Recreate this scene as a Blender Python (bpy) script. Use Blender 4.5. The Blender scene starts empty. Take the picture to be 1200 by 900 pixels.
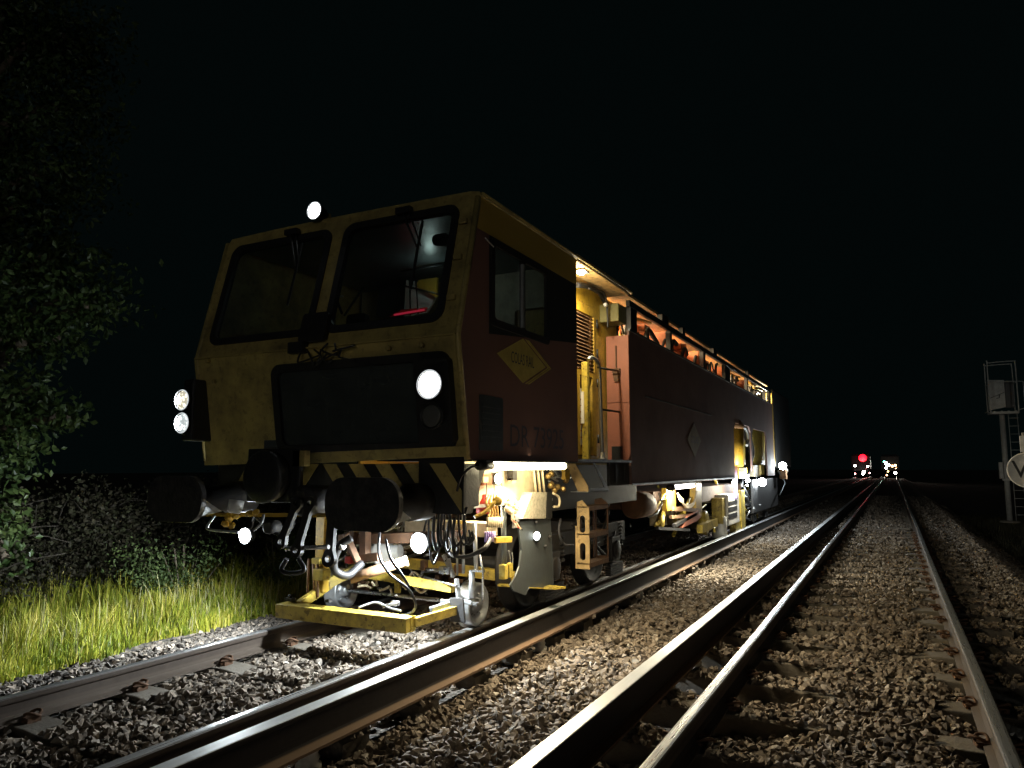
import bpy, math, random
import numpy as np
from mathutils import Vector, Matrix
from mathutils.geometry import tessellate_polygon
random.seed(7); rng = np.random.default_rng(7)
scene = bpy.context.scene
COL = scene.collection
PI = math.pi

# ---------------------------------------------------------------- camera
F, CH = 861.0, 1.37                       # focal length in photo pixels, camera height above rail head
_Y = Vector((446, -98, -F)).normalized()
_Z = Vector((1, 0, 0)).cross(_Y).normalized()
if _Z.y < 0: _Z = -_Z
_X = _Y.cross(_Z)
RT = Matrix((_X, _Y, _Z))                 # camera -> world
cam_d = bpy.data.cameras.new('camera'); cam = bpy.data.objects.new('camera', cam_d); COL.objects.link(cam)
M4 = RT.to_4x4(); M4.translation = (0, 0, CH); cam.matrix_world = M4
cam_d.sensor_width = 36; cam_d.lens = F/1200*36; cam_d.clip_start = 0.05; cam_d.clip_end = 3000
scene.camera = cam

def at(px, py, X=None, Y=None, Z=None):
    """world point seen at a photo pixel, on a given plane"""
    d = RT @ Vector((px-600, -(py-450), -F))
    if X is not None: t = X/d.x
    elif Y is not None: t = Y/d.y
    else: t = (Z-CH)/d.z
    return Vector((d.x*t, d.y*t, d.z*t+CH))

# ---------------------------------------------------------------- materials
def new_mat(name):
    m = bpy.data.materials.new(name); m.use_nodes = True
    nt = m.node_tree; b = nt.nodes['Principled BSDF']
    return m, nt, b
def paint(name, col, rough=.5, metal=0, dirt=.35, dirtcol=(.035, .028, .02), scale=6, bump=.15, bscale=40, spec=.5, coat=0, chips=0):
    m, nt, b = new_mat(name); N, Lk = nt.nodes, nt.links
    tc = N.new('ShaderNodeTexCoord')
    n1 = N.new('ShaderNodeTexNoise'); n1.inputs['Scale'].default_value = scale; n1.inputs['Detail'].default_value = 8; n1.inputs['Roughness'].default_value = .68
    Lk.new(tc.outputs['Object'], n1.inputs['Vector'])
    r = N.new('ShaderNodeMapRange'); r.inputs['From Min'].default_value = .42; r.inputs['From Max'].default_value = .72; r.inputs['To Max'].default_value = dirt
    Lk.new(n1.outputs['Fac'], r.inputs['Value'])
    mx = N.new('ShaderNodeMix'); mx.data_type = 'RGBA'
    mx.inputs[6].default_value = (*col, 1); mx.inputs[7].default_value = (*dirtcol, 1)
    Lk.new(r.outputs[0], mx.inputs[0])
    out = mx.outputs[2]
    if chips:
        n3 = N.new('ShaderNodeTexNoise'); n3.inputs['Scale'].default_value = 22; n3.inputs['Detail'].default_value = 6
        Lk.new(tc.outputs['Object'], n3.inputs['Vector'])
        r3 = N.new('ShaderNodeMapRange'); r3.inputs['From Min'].default_value = .60; r3.inputs['From Max'].default_value = .63; r3.inputs['To Max'].default_value = chips
        Lk.new(n3.outputs['Fac'], r3.inputs['Value'])
        m2 = N.new('ShaderNodeMix'); m2.data_type = 'RGBA'; m2.inputs[7].default_value = (.05, .03, .018, 1)
        Lk.new(out, m2.inputs[6]); Lk.new(r3.outputs[0], m2.inputs[0]); out = m2.outputs[2]
    Lk.new(out, b.inputs['Base Color'])
    rr_ = N.new('ShaderNodeMapRange'); rr_.inputs['To Min'].default_value = max(rough-.12, .05); rr_.inputs['To Max'].default_value = min(rough+.2, 1)
    Lk.new(n1.outputs['Fac'], rr_.inputs['Value']); Lk.new(rr_.outputs[0], b.inputs['Roughness'])
    b.inputs['Metallic'].default_value = metal
    b.inputs['Specular IOR Level'].default_value = spec
    b.inputs['Coat Weight'].default_value = coat
    if bump:
        n2 = N.new('ShaderNodeTexNoise'); n2.inputs['Scale'].default_value = bscale; n2.inputs['Detail'].default_value = 5
        Lk.new(tc.outputs['Object'], n2.inputs['Vector'])
        bp = N.new('ShaderNodeBump'); bp.inputs['Strength'].default_value = bump; bp.inputs['Distance'].default_value = .01
        Lk.new(n2.outputs['Fac'], bp.inputs['Height']); Lk.new(bp.outputs[0], b.inputs['Normal'])
    return m
def emit(name, col, strength):
    m, nt, b = new_mat(name)
    b.inputs['Base Color'].default_value = (.8, .8, .8, 1)
    b.inputs['Emission Color'].default_value = (*col, 1); b.inputs['Emission Strength'].default_value = strength
    return m
def led(name, col, strength, scale):
    """lamp lens whose diodes show as brighter cells"""
    m, nt, b = new_mat(name); N, Lk = nt.nodes, nt.links
    tc = N.new('ShaderNodeTexCoord'); v = N.new('ShaderNodeTexVoronoi'); v.inputs['Scale'].default_value = scale
    Lk.new(tc.outputs['Object'], v.inputs['Vector'])
    r = N.new('ShaderNodeMapRange'); r.inputs['From Min'].default_value = .15; r.inputs['From Max'].default_value = .6
    r.inputs['To Min'].default_value = strength; r.inputs['To Max'].default_value = strength*.2
    Lk.new(v.outputs['Distance'], r.inputs['Value']); Lk.new(r.outputs[0], b.inputs['Emission Strength'])
    b.inputs['Emission Color'].default_value = (*col, 1); b.inputs['Base Color'].default_value = (.6, .6, .6, 1)
    return m
def glass(name, tint=(.6, .68, .66), alpha=.25, rough=.06, base=(.03, .034, .034)):
    m, nt, b = new_mat(name); N, Lk = nt.nodes, nt.links
    out = N['Material Output']; tr = N.new('ShaderNodeBsdfTransparent'); tr.inputs[0].default_value = (*tint, 1)
    b.inputs['Base Color'].default_value = (*base, 1); b.inputs['Roughness'].default_value = rough
    ms = N.new('ShaderNodeMixShader')
    nz = N.new('ShaderNodeTexNoise'); nz.inputs['Scale'].default_value = 3; nz.inputs['Detail'].default_value = 6
    mr = N.new('ShaderNodeMapRange'); mr.inputs['To Min'].default_value = alpha*.7; mr.inputs['To Max'].default_value = alpha*1.3
    Lk.new(nz.outputs['Fac'], mr.inputs['Value']); Lk.new(mr.outputs[0], ms.inputs[0])
    Lk.new(tr.outputs[0], ms.inputs[1]); Lk.new(b.outputs[0], ms.inputs[2]); Lk.new(ms.outputs[0], out.inputs['Surface'])
    return m

YEL = paint('yellow_paint', (.50, .31, .03), .45, dirt=.55, scale=5, chips=.35)
YELF = paint('yellow_front_paint', (.44, .345, .115), .5, dirt=.75, scale=3.2, bscale=12, bump=.08, chips=.3)
YELD = paint('greasy_yellow_paint', (.50, .37, .06), .4, dirt=.8, scale=9, chips=.6)
TAN = paint('worn_cream_paint', (.52, .36, .16), .6, dirt=.5, scale=9, chips=.5)
SALM = paint('faded_red_paint', (.29, .10, .06), .55, dirt=.4, dirtcol=(.10, .05, .03), scale=4, bump=.1)
ORNG = paint('orange_primer', (.42, .10, .02), .5, dirt=.55, scale=7, chips=.3)
BLK = paint('black_paint', (.012, .013, .014), .42, dirt=.5, dirtcol=(.028, .025, .02), scale=5, bump=.25)
BLKM = paint('sooty_black_steel', (.017, .017, .018), .6, dirt=.7, dirtcol=(.034, .027, .02), scale=8, bump=.4)
RUB = paint('black_rubber', (.011, .011, .012), .52, dirt=.4, dirtcol=(.04, .035, .03), scale=12, bump=.1)
GREY = paint('grey_sheet_steel', (.085, .10, .105), .35, metal=.3, dirt=.5, dirtcol=(.05, .05, .045), scale=4, bump=.12)
ZINC = paint('galvanised_steel', (.42, .44, .45), .4, metal=.7, dirt=.4, dirtcol=(.12, .1, .08), scale=10)
STEEL = paint('bright_steel', (.55, .55, .55), .25, metal=.9, dirt=.45, dirtcol=(.1, .07, .05), scale=16)
RUST = paint('rusty_steel', (.12, .062, .032), .75, metal=.2, dirt=.6, dirtcol=(.05, .028, .018), scale=14, bump=.4)
RUSTL = paint('light_rusty_steel', (.26, .15, .08), .6, metal=.3, dirt=.6, dirtcol=(.09, .05, .03), scale=14, bump=.3)
CREAM = paint('cream_panel', (.62, .52, .34), .5, dirt=.6, dirtcol=(.16, .11, .06), scale=7)
WHITE = paint('white_paint', (.75, .75, .72), .45, dirt=.35, dirtcol=(.25, .22, .18), scale=8)
RED = paint('signal_red_paint', (.55, .03, .02), .4, dirt=.3)
BRASS = paint('brass_fitting', (.55, .36, .12), .35, metal=.7, dirt=.5, scale=14)
PURP = paint('violet_sleeve', (.30, .22, .5), .5, dirt=.2)
HBLU = paint('grey_hose', (.04, .042, .048), .65, dirt=.5, scale=20)
CONC = paint('weathered_concrete', (.17, .15, .12), .9, dirt=.6, dirtcol=(.09, .07, .05), scale=9, bump=.5, bscale=60)
CERAM = paint('white_ceramic', (.7, .68, .62), .3, dirt=.6, dirtcol=(.15, .1, .06), scale=12)
STEMM = paint('dark_bramble_stem', (.03, .024, .016), .8, dirt=.3)
BARK = paint('bark', (.11, .085, .06), .9, dirt=.5, scale=12, bump=.8, bscale=25)
PAPER = paint('white_paper', (.8, .78, .72), .6, dirt=.12, dirtcol=(.4, .36, .3))
BLUEG = paint('letter_grey', (.05, .05, .075), .5, dirt=.3)
DIAM = paint('yellow_emblem', (.55, .45, .11), .5, dirt=.3)
GLASS = glass('cab_glass', (.62, .68, .67), .22)
GLASSD = glass('dirty_dark_glass', (.28, .34, .34), .55, .2, (.085, .10, .095))
GLASSS = glass('side_glass', (.7, .8, .82), .35, .1)
L_WHITE = led('cool_lamp_lens', (.9, 1, 1), 1.15, 34)
L_WARM = led('warm_lamp_lens', (1, .93, .70), 1.1, 34)
L_HWARM = emit('bright_warm_lens', (1, .93, .76), 14)
L_OFF = paint('unlit_lens', (.12, .12, .11), .15, dirt=.1)
L_TUBE = emit('warm_tube', (1, .86, .52), 14)
L_TUBEW = emit('white_tube', (1, .96, .86), 14)
L_HOT = emit('work_lamp_glare', (.9, .97, 1), 60)
L_RED = emit('red_tail_light', (1, .004, .012), 3.5)
L_REDS = emit('red_display', (1, .03, .08), .4)
L_BLUE = emit('blue_display', (.1, .12, 1), 4)
L_CYAN = emit('cyan_display', (.5, 1, .9), 1.5)
L_GRN = emit('green_light', (.1, 1, .5), 12)

def rail_mat(name, top, side, rg=.2, met=.7, streak=.6):
    """polished running surface on top, rust on the flanks (by surface direction)"""
    m, nt, b = new_mat(name); N, Lk = nt.nodes, nt.links
    tc = N.new('ShaderNodeTexCoord'); g = N.new('ShaderNodeNewGeometry'); sx = N.new('ShaderNodeSeparateXYZ')
    sp = N.new('ShaderNodeSeparateXYZ'); Lk.new(tc.outputs['Object'], sp.inputs[0])
    Lk.new(g.outputs['Normal'], sx.inputs[0])
    a = N.new('ShaderNodeMapRange'); a.inputs['From Min'].default_value = .6; a.inputs['From Max'].default_value = .9
    Lk.new(sx.outputs['Z'], a.inputs['Value'])
    zz = N.new('ShaderNodeMapRange'); zz.inputs['From Min'].default_value = -.03; zz.inputs['From Max'].default_value = -.012
    Lk.new(sp.outputs['Z'], zz.inputs['Value'])
    mu = N.new('ShaderNodeMath'); mu.operation = 'MULTIPLY'; Lk.new(a.outputs[0], mu.inputs[0]); Lk.new(zz.outputs[0], mu.inputs[1])
    mp = N.new('ShaderNodeMapping'); mp.inputs['Scale'].default_value = (40, 1.2, 40); Lk.new(tc.outputs['Object'], mp.inputs[0])
    n = N.new('ShaderNodeTexNoise'); n.inputs['Scale'].default_value = 2.5; n.inputs['Detail'].default_value = 7; Lk.new(mp.outputs[0], n.inputs['Vector'])
    n2 = N.new('ShaderNodeTexNoise'); n2.inputs['Scale'].default_value = 25; n2.inputs['Detail'].default_value = 7; Lk.new(tc.outputs['Object'], n2.inputs['Vector'])
    c1 = N.new('ShaderNodeMix'); c1.data_type = 'RGBA'; c1.inputs[6].default_value = (*side, 1); c1.inputs[7].default_value = (side[0]*.45, side[1]*.4, side[2]*.4, 1)
    Lk.new(n2.outputs['Fac'], c1.inputs[0])
    ft = N.new('ShaderNodeMapRange'); ft.inputs['From Min'].default_value = -.09; ft.inputs['From Max'].default_value = -.10; Lk.new(sp.outputs['Z'], ft.inputs['Value'])
    cf = N.new('ShaderNodeMix'); cf.data_type = 'RGBA'; cf.inputs[7].default_value = (.20, .125, .075, 1) if met < .6 else (*side, 1); Lk.new(ft.outputs[0], cf.inputs[0]); Lk.new(c1.outputs[2], cf.inputs[6])
    c2 = N.new('ShaderNodeMix'); c2.data_type = 'RGBA'; c2.inputs[6].default_value = (*top, 1); c2.inputs[7].default_value = (top[0]*streak, top[1]*streak*.95, top[2]*streak*.88, 1)
    Lk.new(n.outputs['Fac'], c2.inputs[0])
    c3 = N.new('ShaderNodeMix'); c3.data_type = 'RGBA'; Lk.new(mu.outputs[0], c3.inputs[0]); Lk.new(cf.outputs[2], c3.inputs[6]); Lk.new(c2.outputs[2], c3.inputs[7])
    Lk.new(c3.outputs[2], b.inputs['Base Color'])
    me = N.new('ShaderNodeMath'); me.operation = 'MULTIPLY'; me.inputs[1].default_value = met; Lk.new(mu.outputs[0], me.inputs[0]); Lk.new(me.outputs[0], b.inputs['Metallic'])
    ro = N.new('ShaderNodeMapRange'); ro.inputs['To Min'].default_value = .72; ro.inputs['To Max'].default_value = rg; Lk.new(mu.outputs[0], ro.inputs['Value'])
    ra = N.new('ShaderNodeMath'); ra.operation = 'MULTIPLY_ADD'; ra.inputs[1].default_value = .18; Lk.new(n.outputs['Fac'], ra.inputs[0]); Lk.new(ro.outputs[0], ra.inputs[2])
    Lk.new(ra.outputs[0], b.inputs['Roughness'])
    bp = N.new('ShaderNodeBump'); bp.inputs['Strength'].default_value = .2; bp.inputs['Distance'].default_value = .004; Lk.new(n2.outputs['Fac'], bp.inputs['Height']); Lk.new(bp.outputs[0], b.inputs['Normal'])
    return m
RAILM = rail_mat('running_rail_steel', (.66, .68, .70), (.085, .064, .048))
CRAILM = rail_mat('conductor_rail_steel', (.60, .63, .66), (.026, .021, .018), .3, .55, .88)

def livery_mat():
    """side paint: yellow roof band, black window zone with a curved lower edge, dull red below"""
    m, nt, b = new_mat('side_livery'); N, Lk = nt.nodes, nt.links
    g = N.new('ShaderNodeNewGeometry'); s = N.new('ShaderNodeSeparateXYZ'); Lk.new(g.outputs['Position'], s.inputs[0])
    def math_(op, a, bb):
        n = N.new('ShaderNodeMath'); n.operation = op
        for i, v in enumerate((a, bb)):
            if isinstance(v, (int, float)): n.inputs[i].default_value = v
            else: Lk.new(v, n.inputs[i])
        return n.outputs[0]
    z, y = s.outputs['Z'], s.outputs['Y']
    curve = math_('ADD', math_('MULTIPLY', math_('SUBTRACT', y, 4.6), .11), 2.37)
    above = math_('GREATER_THAN', z, curve); below = math_('LESS_THAN', z, 3.2); back = math_('GREATER_THAN', y, 4.93)
    black = math_('MULTIPLY', math_('MULTIPLY', above, below), back)
    yel = math_('MULTIPLY', math_('GREATER_THAN', z, 3.2), math_('LESS_THAN', y, 8.4))
    n = N.new('ShaderNodeTexNoise'); n.inputs['Scale'].default_value = 3; n.inputs['Detail'].default_value = 8; Lk.new(g.outputs['Position'], n.inputs['Vector'])
    def mixc(f, a, c):
        x = N.new('ShaderNodeMix'); x.data_type = 'RGBA'; Lk.new(f, x.inputs[0])
        for i, v in ((6, a), (7, c)):
            if isinstance(v, tuple): x.inputs[i].default_value = (*v, 1)
            else: Lk.new(v, x.inputs[i])
        return x.outputs[2]
    redc = mixc(n.outputs['Fac'], (.24, .13, .105), (.17, .09, .075))
    c = mixc(black, redc, (.012, .016, .016)); c = mixc(yel, c, (.38, .27, .05))
    Lk.new(c, b.inputs['Base Color']); b.inputs['Roughness'].default_value = .62
    bp = N.new('ShaderNodeBump'); bp.inputs['Strength'].default_value = .12; bp.inputs['Distance'].default_value = .02; Lk.new(n.outputs['Fac'], bp.inputs['Height']); Lk.new(bp.outputs[0], b.inputs['Normal'])
    return m
LIV = livery_mat()
DKRED = paint('dark_maroon_side_paint', (.13, .07, .055), .68, dirt=.4, dirtcol=(.06, .035, .025), scale=2, bscale=10, bump=.08)

# ---------------------------------------------------------------- mesh builder
class MB:
    def __init__(s): s.v = []; s.f = []; s.sm = []
    def add(s, vs, fs, smooth=False):
        o = len(s.v); s.v += [tuple(p) for p in vs]; s.f += [tuple(i+o for i in f) for f in fs]; s.sm += [smooth]*len(fs); return s
    def box(s, x0, x1, y0, y1, z0, z1):
        return s.add([(x, y, z) for x in (x0, x1) for y in (y0, y1) for z in (z0, z1)],
                     [(0, 1, 3, 2), (4, 6, 7, 5), (0, 4, 5, 1), (2, 3, 7, 6), (0, 2, 6, 4), (1, 5, 7, 3)])
    def obox(s, c, u, v, w, a, b, d):
        """oriented box: centre c, unit axes u v w, half sizes a b d"""
        c = Vector(c)
        return s.add([c+u*i*a+v*j*b+w*k*d for i in (-1, 1) for j in (-1, 1) for k in (-1, 1)],
                     [(0, 1, 3, 2), (4, 6, 7, 5), (0, 4, 5, 1), (2, 3, 7, 6), (0, 2, 6, 4), (1, 5, 7, 3)])
    def bar(s, p0, p1, a, b, up=(0, 0, 1)):
        p0, p1 = Vector(p0), Vector(p1); d = p1-p0; w = d.normalized(); up = Vector(up)
        if abs(w.dot(up)) > .97: up = Vector((1, 0, 0))
        u = w.cross(up).normalized(); v = u.cross(w)
        return s.obox((p0+p1)/2, u, v, w, a/2, b/2, d.length/2)
    def tube(s, pts, r, n=10, cap=True):
        pts = [Vector(p) for p in pts]; rs = r if isinstance(r, (list, tuple)) else [r]*len(pts)
        t = (pts[1]-pts[0]).normalized(); a = t.orthogonal().normalized(); vs = []
        for i, p in enumerate(pts):
            if i == 0: t2 = (pts[1]-pts[0]).normalized()
            elif i == len(pts)-1: t2 = (pts[-1]-pts[-2]).normalized()
            else: t2 = ((pts[i+1]-p).normalized()+(p-pts[i-1]).normalized())
            if t2.length < 1e-6: t2 = t
            t2.normalize(); a = (a-t2*a.dot(t2)); a = a.normalized() if a.length > 1e-6 else t2.orthogonal().normalized(); b = t2.cross(a); t = t2
            vs += [p+(a*math.cos(2*PI*k/n)+b*math.sin(2*PI*k/n))*rs[i] for k in range(n)]
        fs = [(i*n+k, i*n+(k+1) % n, (i+1)*n+(k+1) % n, (i+1)*n+k) for i in range(len(pts)-1) for k in range(n)]
        o = len(s.v); s.add(vs, fs, True)
        if cap:
            m = len(pts)-1; s.f += [tuple(o+k for k in range(n))[::-1], tuple(o+m*n+k for k in range(n))]; s.sm += [False, False]
        return s
    def curve(s, ctrl, r, n=10, k=8):
        """tube along a Catmull-Rom curve"""
        c = [Vector(p) for p in ctrl]; c = [c[0]*2-c[1]]+c+[c[-1]*2-c[-2]]; out = []
        for i in range(1, len(c)-2):
            for j in range(k):
                t = j/k; p0, p1, p2, p3 = c[i-1:i+3]
                out.append(.5*((2*p1)+(p2-p0)*t+(2*p0-5*p1+4*p2-p3)*t*t+(3*p1-p0-3*p2+p3)*t**3))
        out.append(c[-2]); return s.tube(out, r, n)
    def lathe(s, c, axis, prof, n=32, cap=True):
        """profile (distance along axis, radius) about an axis"""
        c = Vector(c); w = Vector(axis).normalized(); u = w.orthogonal().normalized(); v = w.cross(u); vs = []
        for d, r in prof: vs += [c+w*d+(u*math.cos(2*PI*k/n)+v*math.sin(2*PI*k/n))*r for k in range(n)]
        fs = [(i*n+k, i*n+(k+1) % n, (i+1)*n+(k+1) % n, (i+1)*n+k) for i in range(len(prof)-1) for k in range(n)]
        o = len(s.v); s.add(vs, fs, True); e = o+len(vs)-n
        if cap and prof[0][1] > 1e-4: s.f.append(tuple(o+k for k in range(n))[::-1]); s.sm.append(False)
        if cap and prof[-1][1] > 1e-4: s.f.append(tuple(e+k for k in range(n))); s.sm.append(False)
        return s
    def panel(s, o, u, v, outer, holes=(), t=.02):
        """flat plate with holes: outline in the (u, v) plane at o, thickness t backwards along -(u x v)"""
        o, u, v = Vector(o), Vector(u).normalized(), Vector(v).normalized(); n = u.cross(v)
        loops = [list(outer)]+[list(h) for h in holes]
        tri = tessellate_polygon([[Vector((a, b, 0)) for a, b in l] for l in loops])
        flat = [p for l in loops for p in l]; m = len(flat)
        vs = [o+u*a+v*b for a, b in flat]+[o+u*a+v*b-n*t for a, b in flat]
        def ori(f):
            a, b, c = (flat[i] for i in f); return (b[0]-a[0])*(c[1]-a[1])-(b[1]-a[1])*(c[0]-a[0])
        fs = []
        for f in tri:
            f = tuple(f)
            if ori(f) < 0: f = f[::-1]
            fs.append(f); fs.append(tuple(i+m for i in f[::-1]))
        k = 0
        for l in loops:
            q = len(l)
            for i in range(q):
                a, b = k+i, k+(i+1) % q; fs.append((a, a+m, b+m, b))
            k += q
        return s.add(vs, fs)
    def each(s, name, mat, parent=None, bevel=0):
        """one object for every separate piece"""
        up = list(range(len(s.v)))
        def find(i):
            while up[i] != i: up[i] = up[up[i]]; i = up[i]
            return i
        for f in s.f:
            a = find(f[0])
            for i in f[1:]: up[find(i)] = a
        groups = {}
        for f, sm in zip(s.f, s.sm): groups.setdefault(find(f[0]), []).append((f, sm))
        for fl in groups.values():
            ids = sorted({i for f, _ in fl for i in f}); mp = {v: k for k, v in enumerate(ids)}; m = MB()
            m.v = [s.v[i] for i in ids]; m.f = [tuple(mp[i] for i in f) for f, _ in fl]; m.sm = [b for _, b in fl]; m.build(name, mat, parent, bevel)
    def build(s, name, mat, parent=None, bevel=0, label=None):
        me = bpy.data.meshes.new(name)
        off = Vector(parent['base']) if parent is not None and 'base' in parent else Vector((0, 0, 0))
        me.from_pydata([tuple(Vector(p)-off) for p in s.v], [], s.f); me.polygons.foreach_set('use_smooth', s.sm)
        me.materials.append(mat); me.update()
        ob = bpy.data.objects.new(name, me); COL.objects.link(ob)
        if parent is not None:
            ob.parent = parent; BASES[ob.name] = off
            ob['base'] = tuple(off)
        if bevel:
            b = ob.modifiers.new('bevel', 'BEVEL'); b.width = bevel; b.segments = 2; b.limit_method = 'ANGLE'; b.angle_limit = .7
        if label: ob['label'] = label
        return ob
BASES = {}
def tag(o, label, cat, group=None):
    o['label'] = label; o['category'] = cat
    if group: o['group'] = group
    return o
def setting(o): o['kind'] = 'structure'; return o
def thing(name, label, cat, loc=(0, 0, 0), group=None):
    o = bpy.data.objects.new(name, None); COL.objects.link(o); o.location = loc; o['base'] = tuple(loc); o.empty_display_size = .3
    return tag(o, label, cat, group)
def rr(x0, y0, x1, y1, r, n=6):
    out = []
    for cx, cy, a0 in ((x1-r, y1-r, 0), (x0+r, y1-r, 90), (x0+r, y0+r, 180), (x1-r, y0+r, 270)):
        for k in range(n+1):
            a = math.radians(a0+90*k/n); out.append((cx+r*math.cos(a), cy+r*math.sin(a)))
    return out
def text_verts(s, size):
    cu = bpy.data.curves.new('t', 'FONT'); cu.body = s; cu.size = size; cu.align_x = 'CENTER'; cu.align_y = 'CENTER'; cu.resolution_u = 3
    ob = bpy.data.objects.new('t', cu); COL.objects.link(ob); bpy.context.view_layer.update()
    me = bpy.data.meshes.new_from_object(ob.evaluated_get(bpy.context.evaluated_depsgraph_get()))
    vs = [(v.co.x, v.co.y) for v in me.vertices]; fs = [tuple(p.vertices) for p in me.polygons]
    bpy.data.objects.remove(ob); bpy.data.curves.remove(cu); bpy.data.meshes.remove(me); return vs, fs
def lettering(s, size, o, u, v, name, mat, parent, sx=1, rot=0):
    vs, fs = text_verts(s, size); o, u, v = Vector(o), Vector(u), Vector(v)
    ca, sa = math.cos(rot), math.sin(rot); m = MB()
    m.add([o+u*((a*ca-b*sa)*sx)+v*(a*sa+b*ca) for a, b in vs], fs)
    return m.build(name, mat, parent)
def lamp(kind, loc, power, col, parent=None, target=None, size=.05, spot=None, blend=.6, name='lamp_light'):
    ld = bpy.data.lights.new(name, kind); ld.energy = power; ld.color = col
    if kind == 'AREA': ld.size = size if not isinstance(size, tuple) else size[0]
    else: ld.shadow_soft_size = size
    if kind == 'AREA' and isinstance(size, tuple): ld.shape = 'RECTANGLE'; ld.size_y = size[1]
    if spot: ld.spot_size = math.radians(spot); ld.spot_blend = blend
    o = bpy.data.objects.new(name, ld); COL.objects.link(o); off = Vector(parent['base']) if parent else Vector((0, 0, 0))
    o.location = Vector(loc)-off
    if target is not None: o.rotation_euler = (Vector(target)-Vector(loc)).to_track_quat('-Z', 'Y').to_euler()
    if parent: o.parent = parent
    return o

# ---------------------------------------------------------------- layout of the line
XL = (-4.82, -3.31); XR = (-1.08, .43); T3L, T3R = -2.88, -1.50       # running rails, conductor rails
CLX = -4.09
# night sky
w = bpy.data.worlds.new('World'); scene.world = w; w.use_nodes = True
sky = w.node_tree.nodes.new('ShaderNodeTexSky'); sky.sky_type = 'NISHITA'; sky.sun_disc = False; sky.sun_elevation = math.radians(-9); sky.sun_rotation = math.radians(200)
bgn = w.node_tree.nodes['Background']
mxw = w.node_tree.nodes.new('ShaderNodeMix'); mxw.data_type = 'RGBA'; mxw.inputs[0].default_value = .04
mxw.inputs[6].default_value = (.0004, .0009, .0009, 1)
w.node_tree.links.new(sky.outputs[0], mxw.inputs[7]); w.node_tree.links.new(mxw.outputs[2], bgn.inputs[0]); bgn.inputs[1].default_value = 1.0

# ---------------------------------------------------------------- ground
def gz(x, y):
    x = np.asarray(x, float); y = np.asarray(y, float)
    xs = [-300, -40, -14, -9, -6.6, -6.1, -5.7, -5.1, -4.5, -3.6, -3.0, -2.55, -2.3, -1.75, -1.5, -1.08, -.78, -.58, -.3, 0, .2, .43, .85, 1.02, 1.45, 2.1, 3.5, 8, 30, 300]
    zs = [-1, -.6, -.35, -.3, -.30, -.27, -.22, -.21, -.19, -.19, -.25, -.235, -.20, -.21, -.285, -.30, -.29, -.21, -.17, -.175, -.19, -.25, -.29, -.22, -.18, -.62, -.75, -.9, -.6, -1]
    return np.interp(x, xs, zs)
def ground():
    xs = sorted(set([-300, -120, -60, -40, -25] + list(np.arange(-18, 9, .3)) + [9, 12, 16, 22, 30, 60, 120, 300]))
    ys = [-60, -30, -12, -5] + list(np.arange(-2, 30, .5)) + list(np.arange(30, 80, 4)) + [90, 110, 140, 200, 300, 500, 800]
    xs, ys = np.array(xs), np.array(ys)
    gx, gy = np.meshgrid(xs, ys); z = gz(gx, gy)-.012+(rng.random(gx.shape)-.5)*np.where((gx < -6.2) | (gx > 2.1), .06, .015)
    vs = np.stack([gx, gy, z], -1).reshape(-1, 3); nx = len(xs)
    fs = [(j*nx+i, j*nx+i+1, (j+1)*nx+i+1, (j+1)*nx+i) for j in range(len(ys)-1) for i in range(nx-1)]
    me = bpy.data.meshes.new('ground'); me.from_pydata(vs.tolist(), [], fs)
    me.polygons.foreach_set('use_smooth', [True]*len(fs))
    m, nt, b = new_mat('ground_soil_and_grit'); N, Lk = nt.nodes, nt.links
    g = N.new('ShaderNodeNewGeometry'); s = N.new('ShaderNodeSeparateXYZ'); Lk.new(g.outputs['Position'], s.inputs[0])
    n1 = N.new('ShaderNodeTexVoronoi'); n1.inputs['Scale'].default_value = 22; Lk.new(g.outputs['Position'], n1.inputs['Vector'])
    n2 = N.new('ShaderNodeTexNoise'); n2.inputs['Scale'].default_value = 2; n2.inputs['Detail'].default_value = 8; Lk.new(g.outputs['Position'], n2.inputs['Vector'])
    cr = N.new('ShaderNodeValToRGB'); cr.color_ramp.elements[0].color = (.02, .017, .013, 1); cr.color_ramp.elements[1].color = (.15, .12, .09, 1)
    sc_ = N.new('ShaderNodeSeparateColor'); Lk.new(n1.outputs['Color'], sc_.inputs[0]); Lk.new(sc_.outputs[0], cr.inputs[0])
    so = N.new('ShaderNodeValToRGB'); so.color_ramp.elements[0].color = (.012, .014, .008, 1); so.color_ramp.elements[1].color = (.05, .045, .028, 1); Lk.new(n2.outputs['Fac'], so.inputs[0])
    ad = N.new('ShaderNodeMath'); ad.inputs[1].default_value = 2.3; Lk.new(s.outputs['X'], ad.inputs[0])
    ab = N.new('ShaderNodeMath'); ab.operation = 'ABSOLUTE'; Lk.new(ad.outputs[0], ab.inputs[0])
    mr = N.new('ShaderNodeMapRange'); mr.inputs['From Min'].default_value = 3.85; mr.inputs['From Max'].default_value = 4.2; Lk.new(ab.outputs[0], mr.inputs['Value'])
    mx = N.new('ShaderNodeMix'); mx.data_type = 'RGBA'; Lk.new(mr.outputs[0], mx.inputs[0]); Lk.new(cr.outputs[0], mx.inputs[6]); Lk.new(so.outputs[0], mx.inputs[7])
    Lk.new(mx.outputs[2], b.inputs['Base Color']); b.inputs['Roughness'].default_value = .95
    bp = N.new('ShaderNodeBump'); bp.inputs['Strength'].default_value = 1; bp.inputs['Distance'].default_value = .04; Lk.new(n1.outputs['Distance'], bp.inputs['Height']); Lk.new(bp.outputs[0], b.inputs['Normal'])
    me.materials.append(m); o = bpy.data.objects.new('ground', me); COL.objects.link(o); setting(o)
ground()

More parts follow.
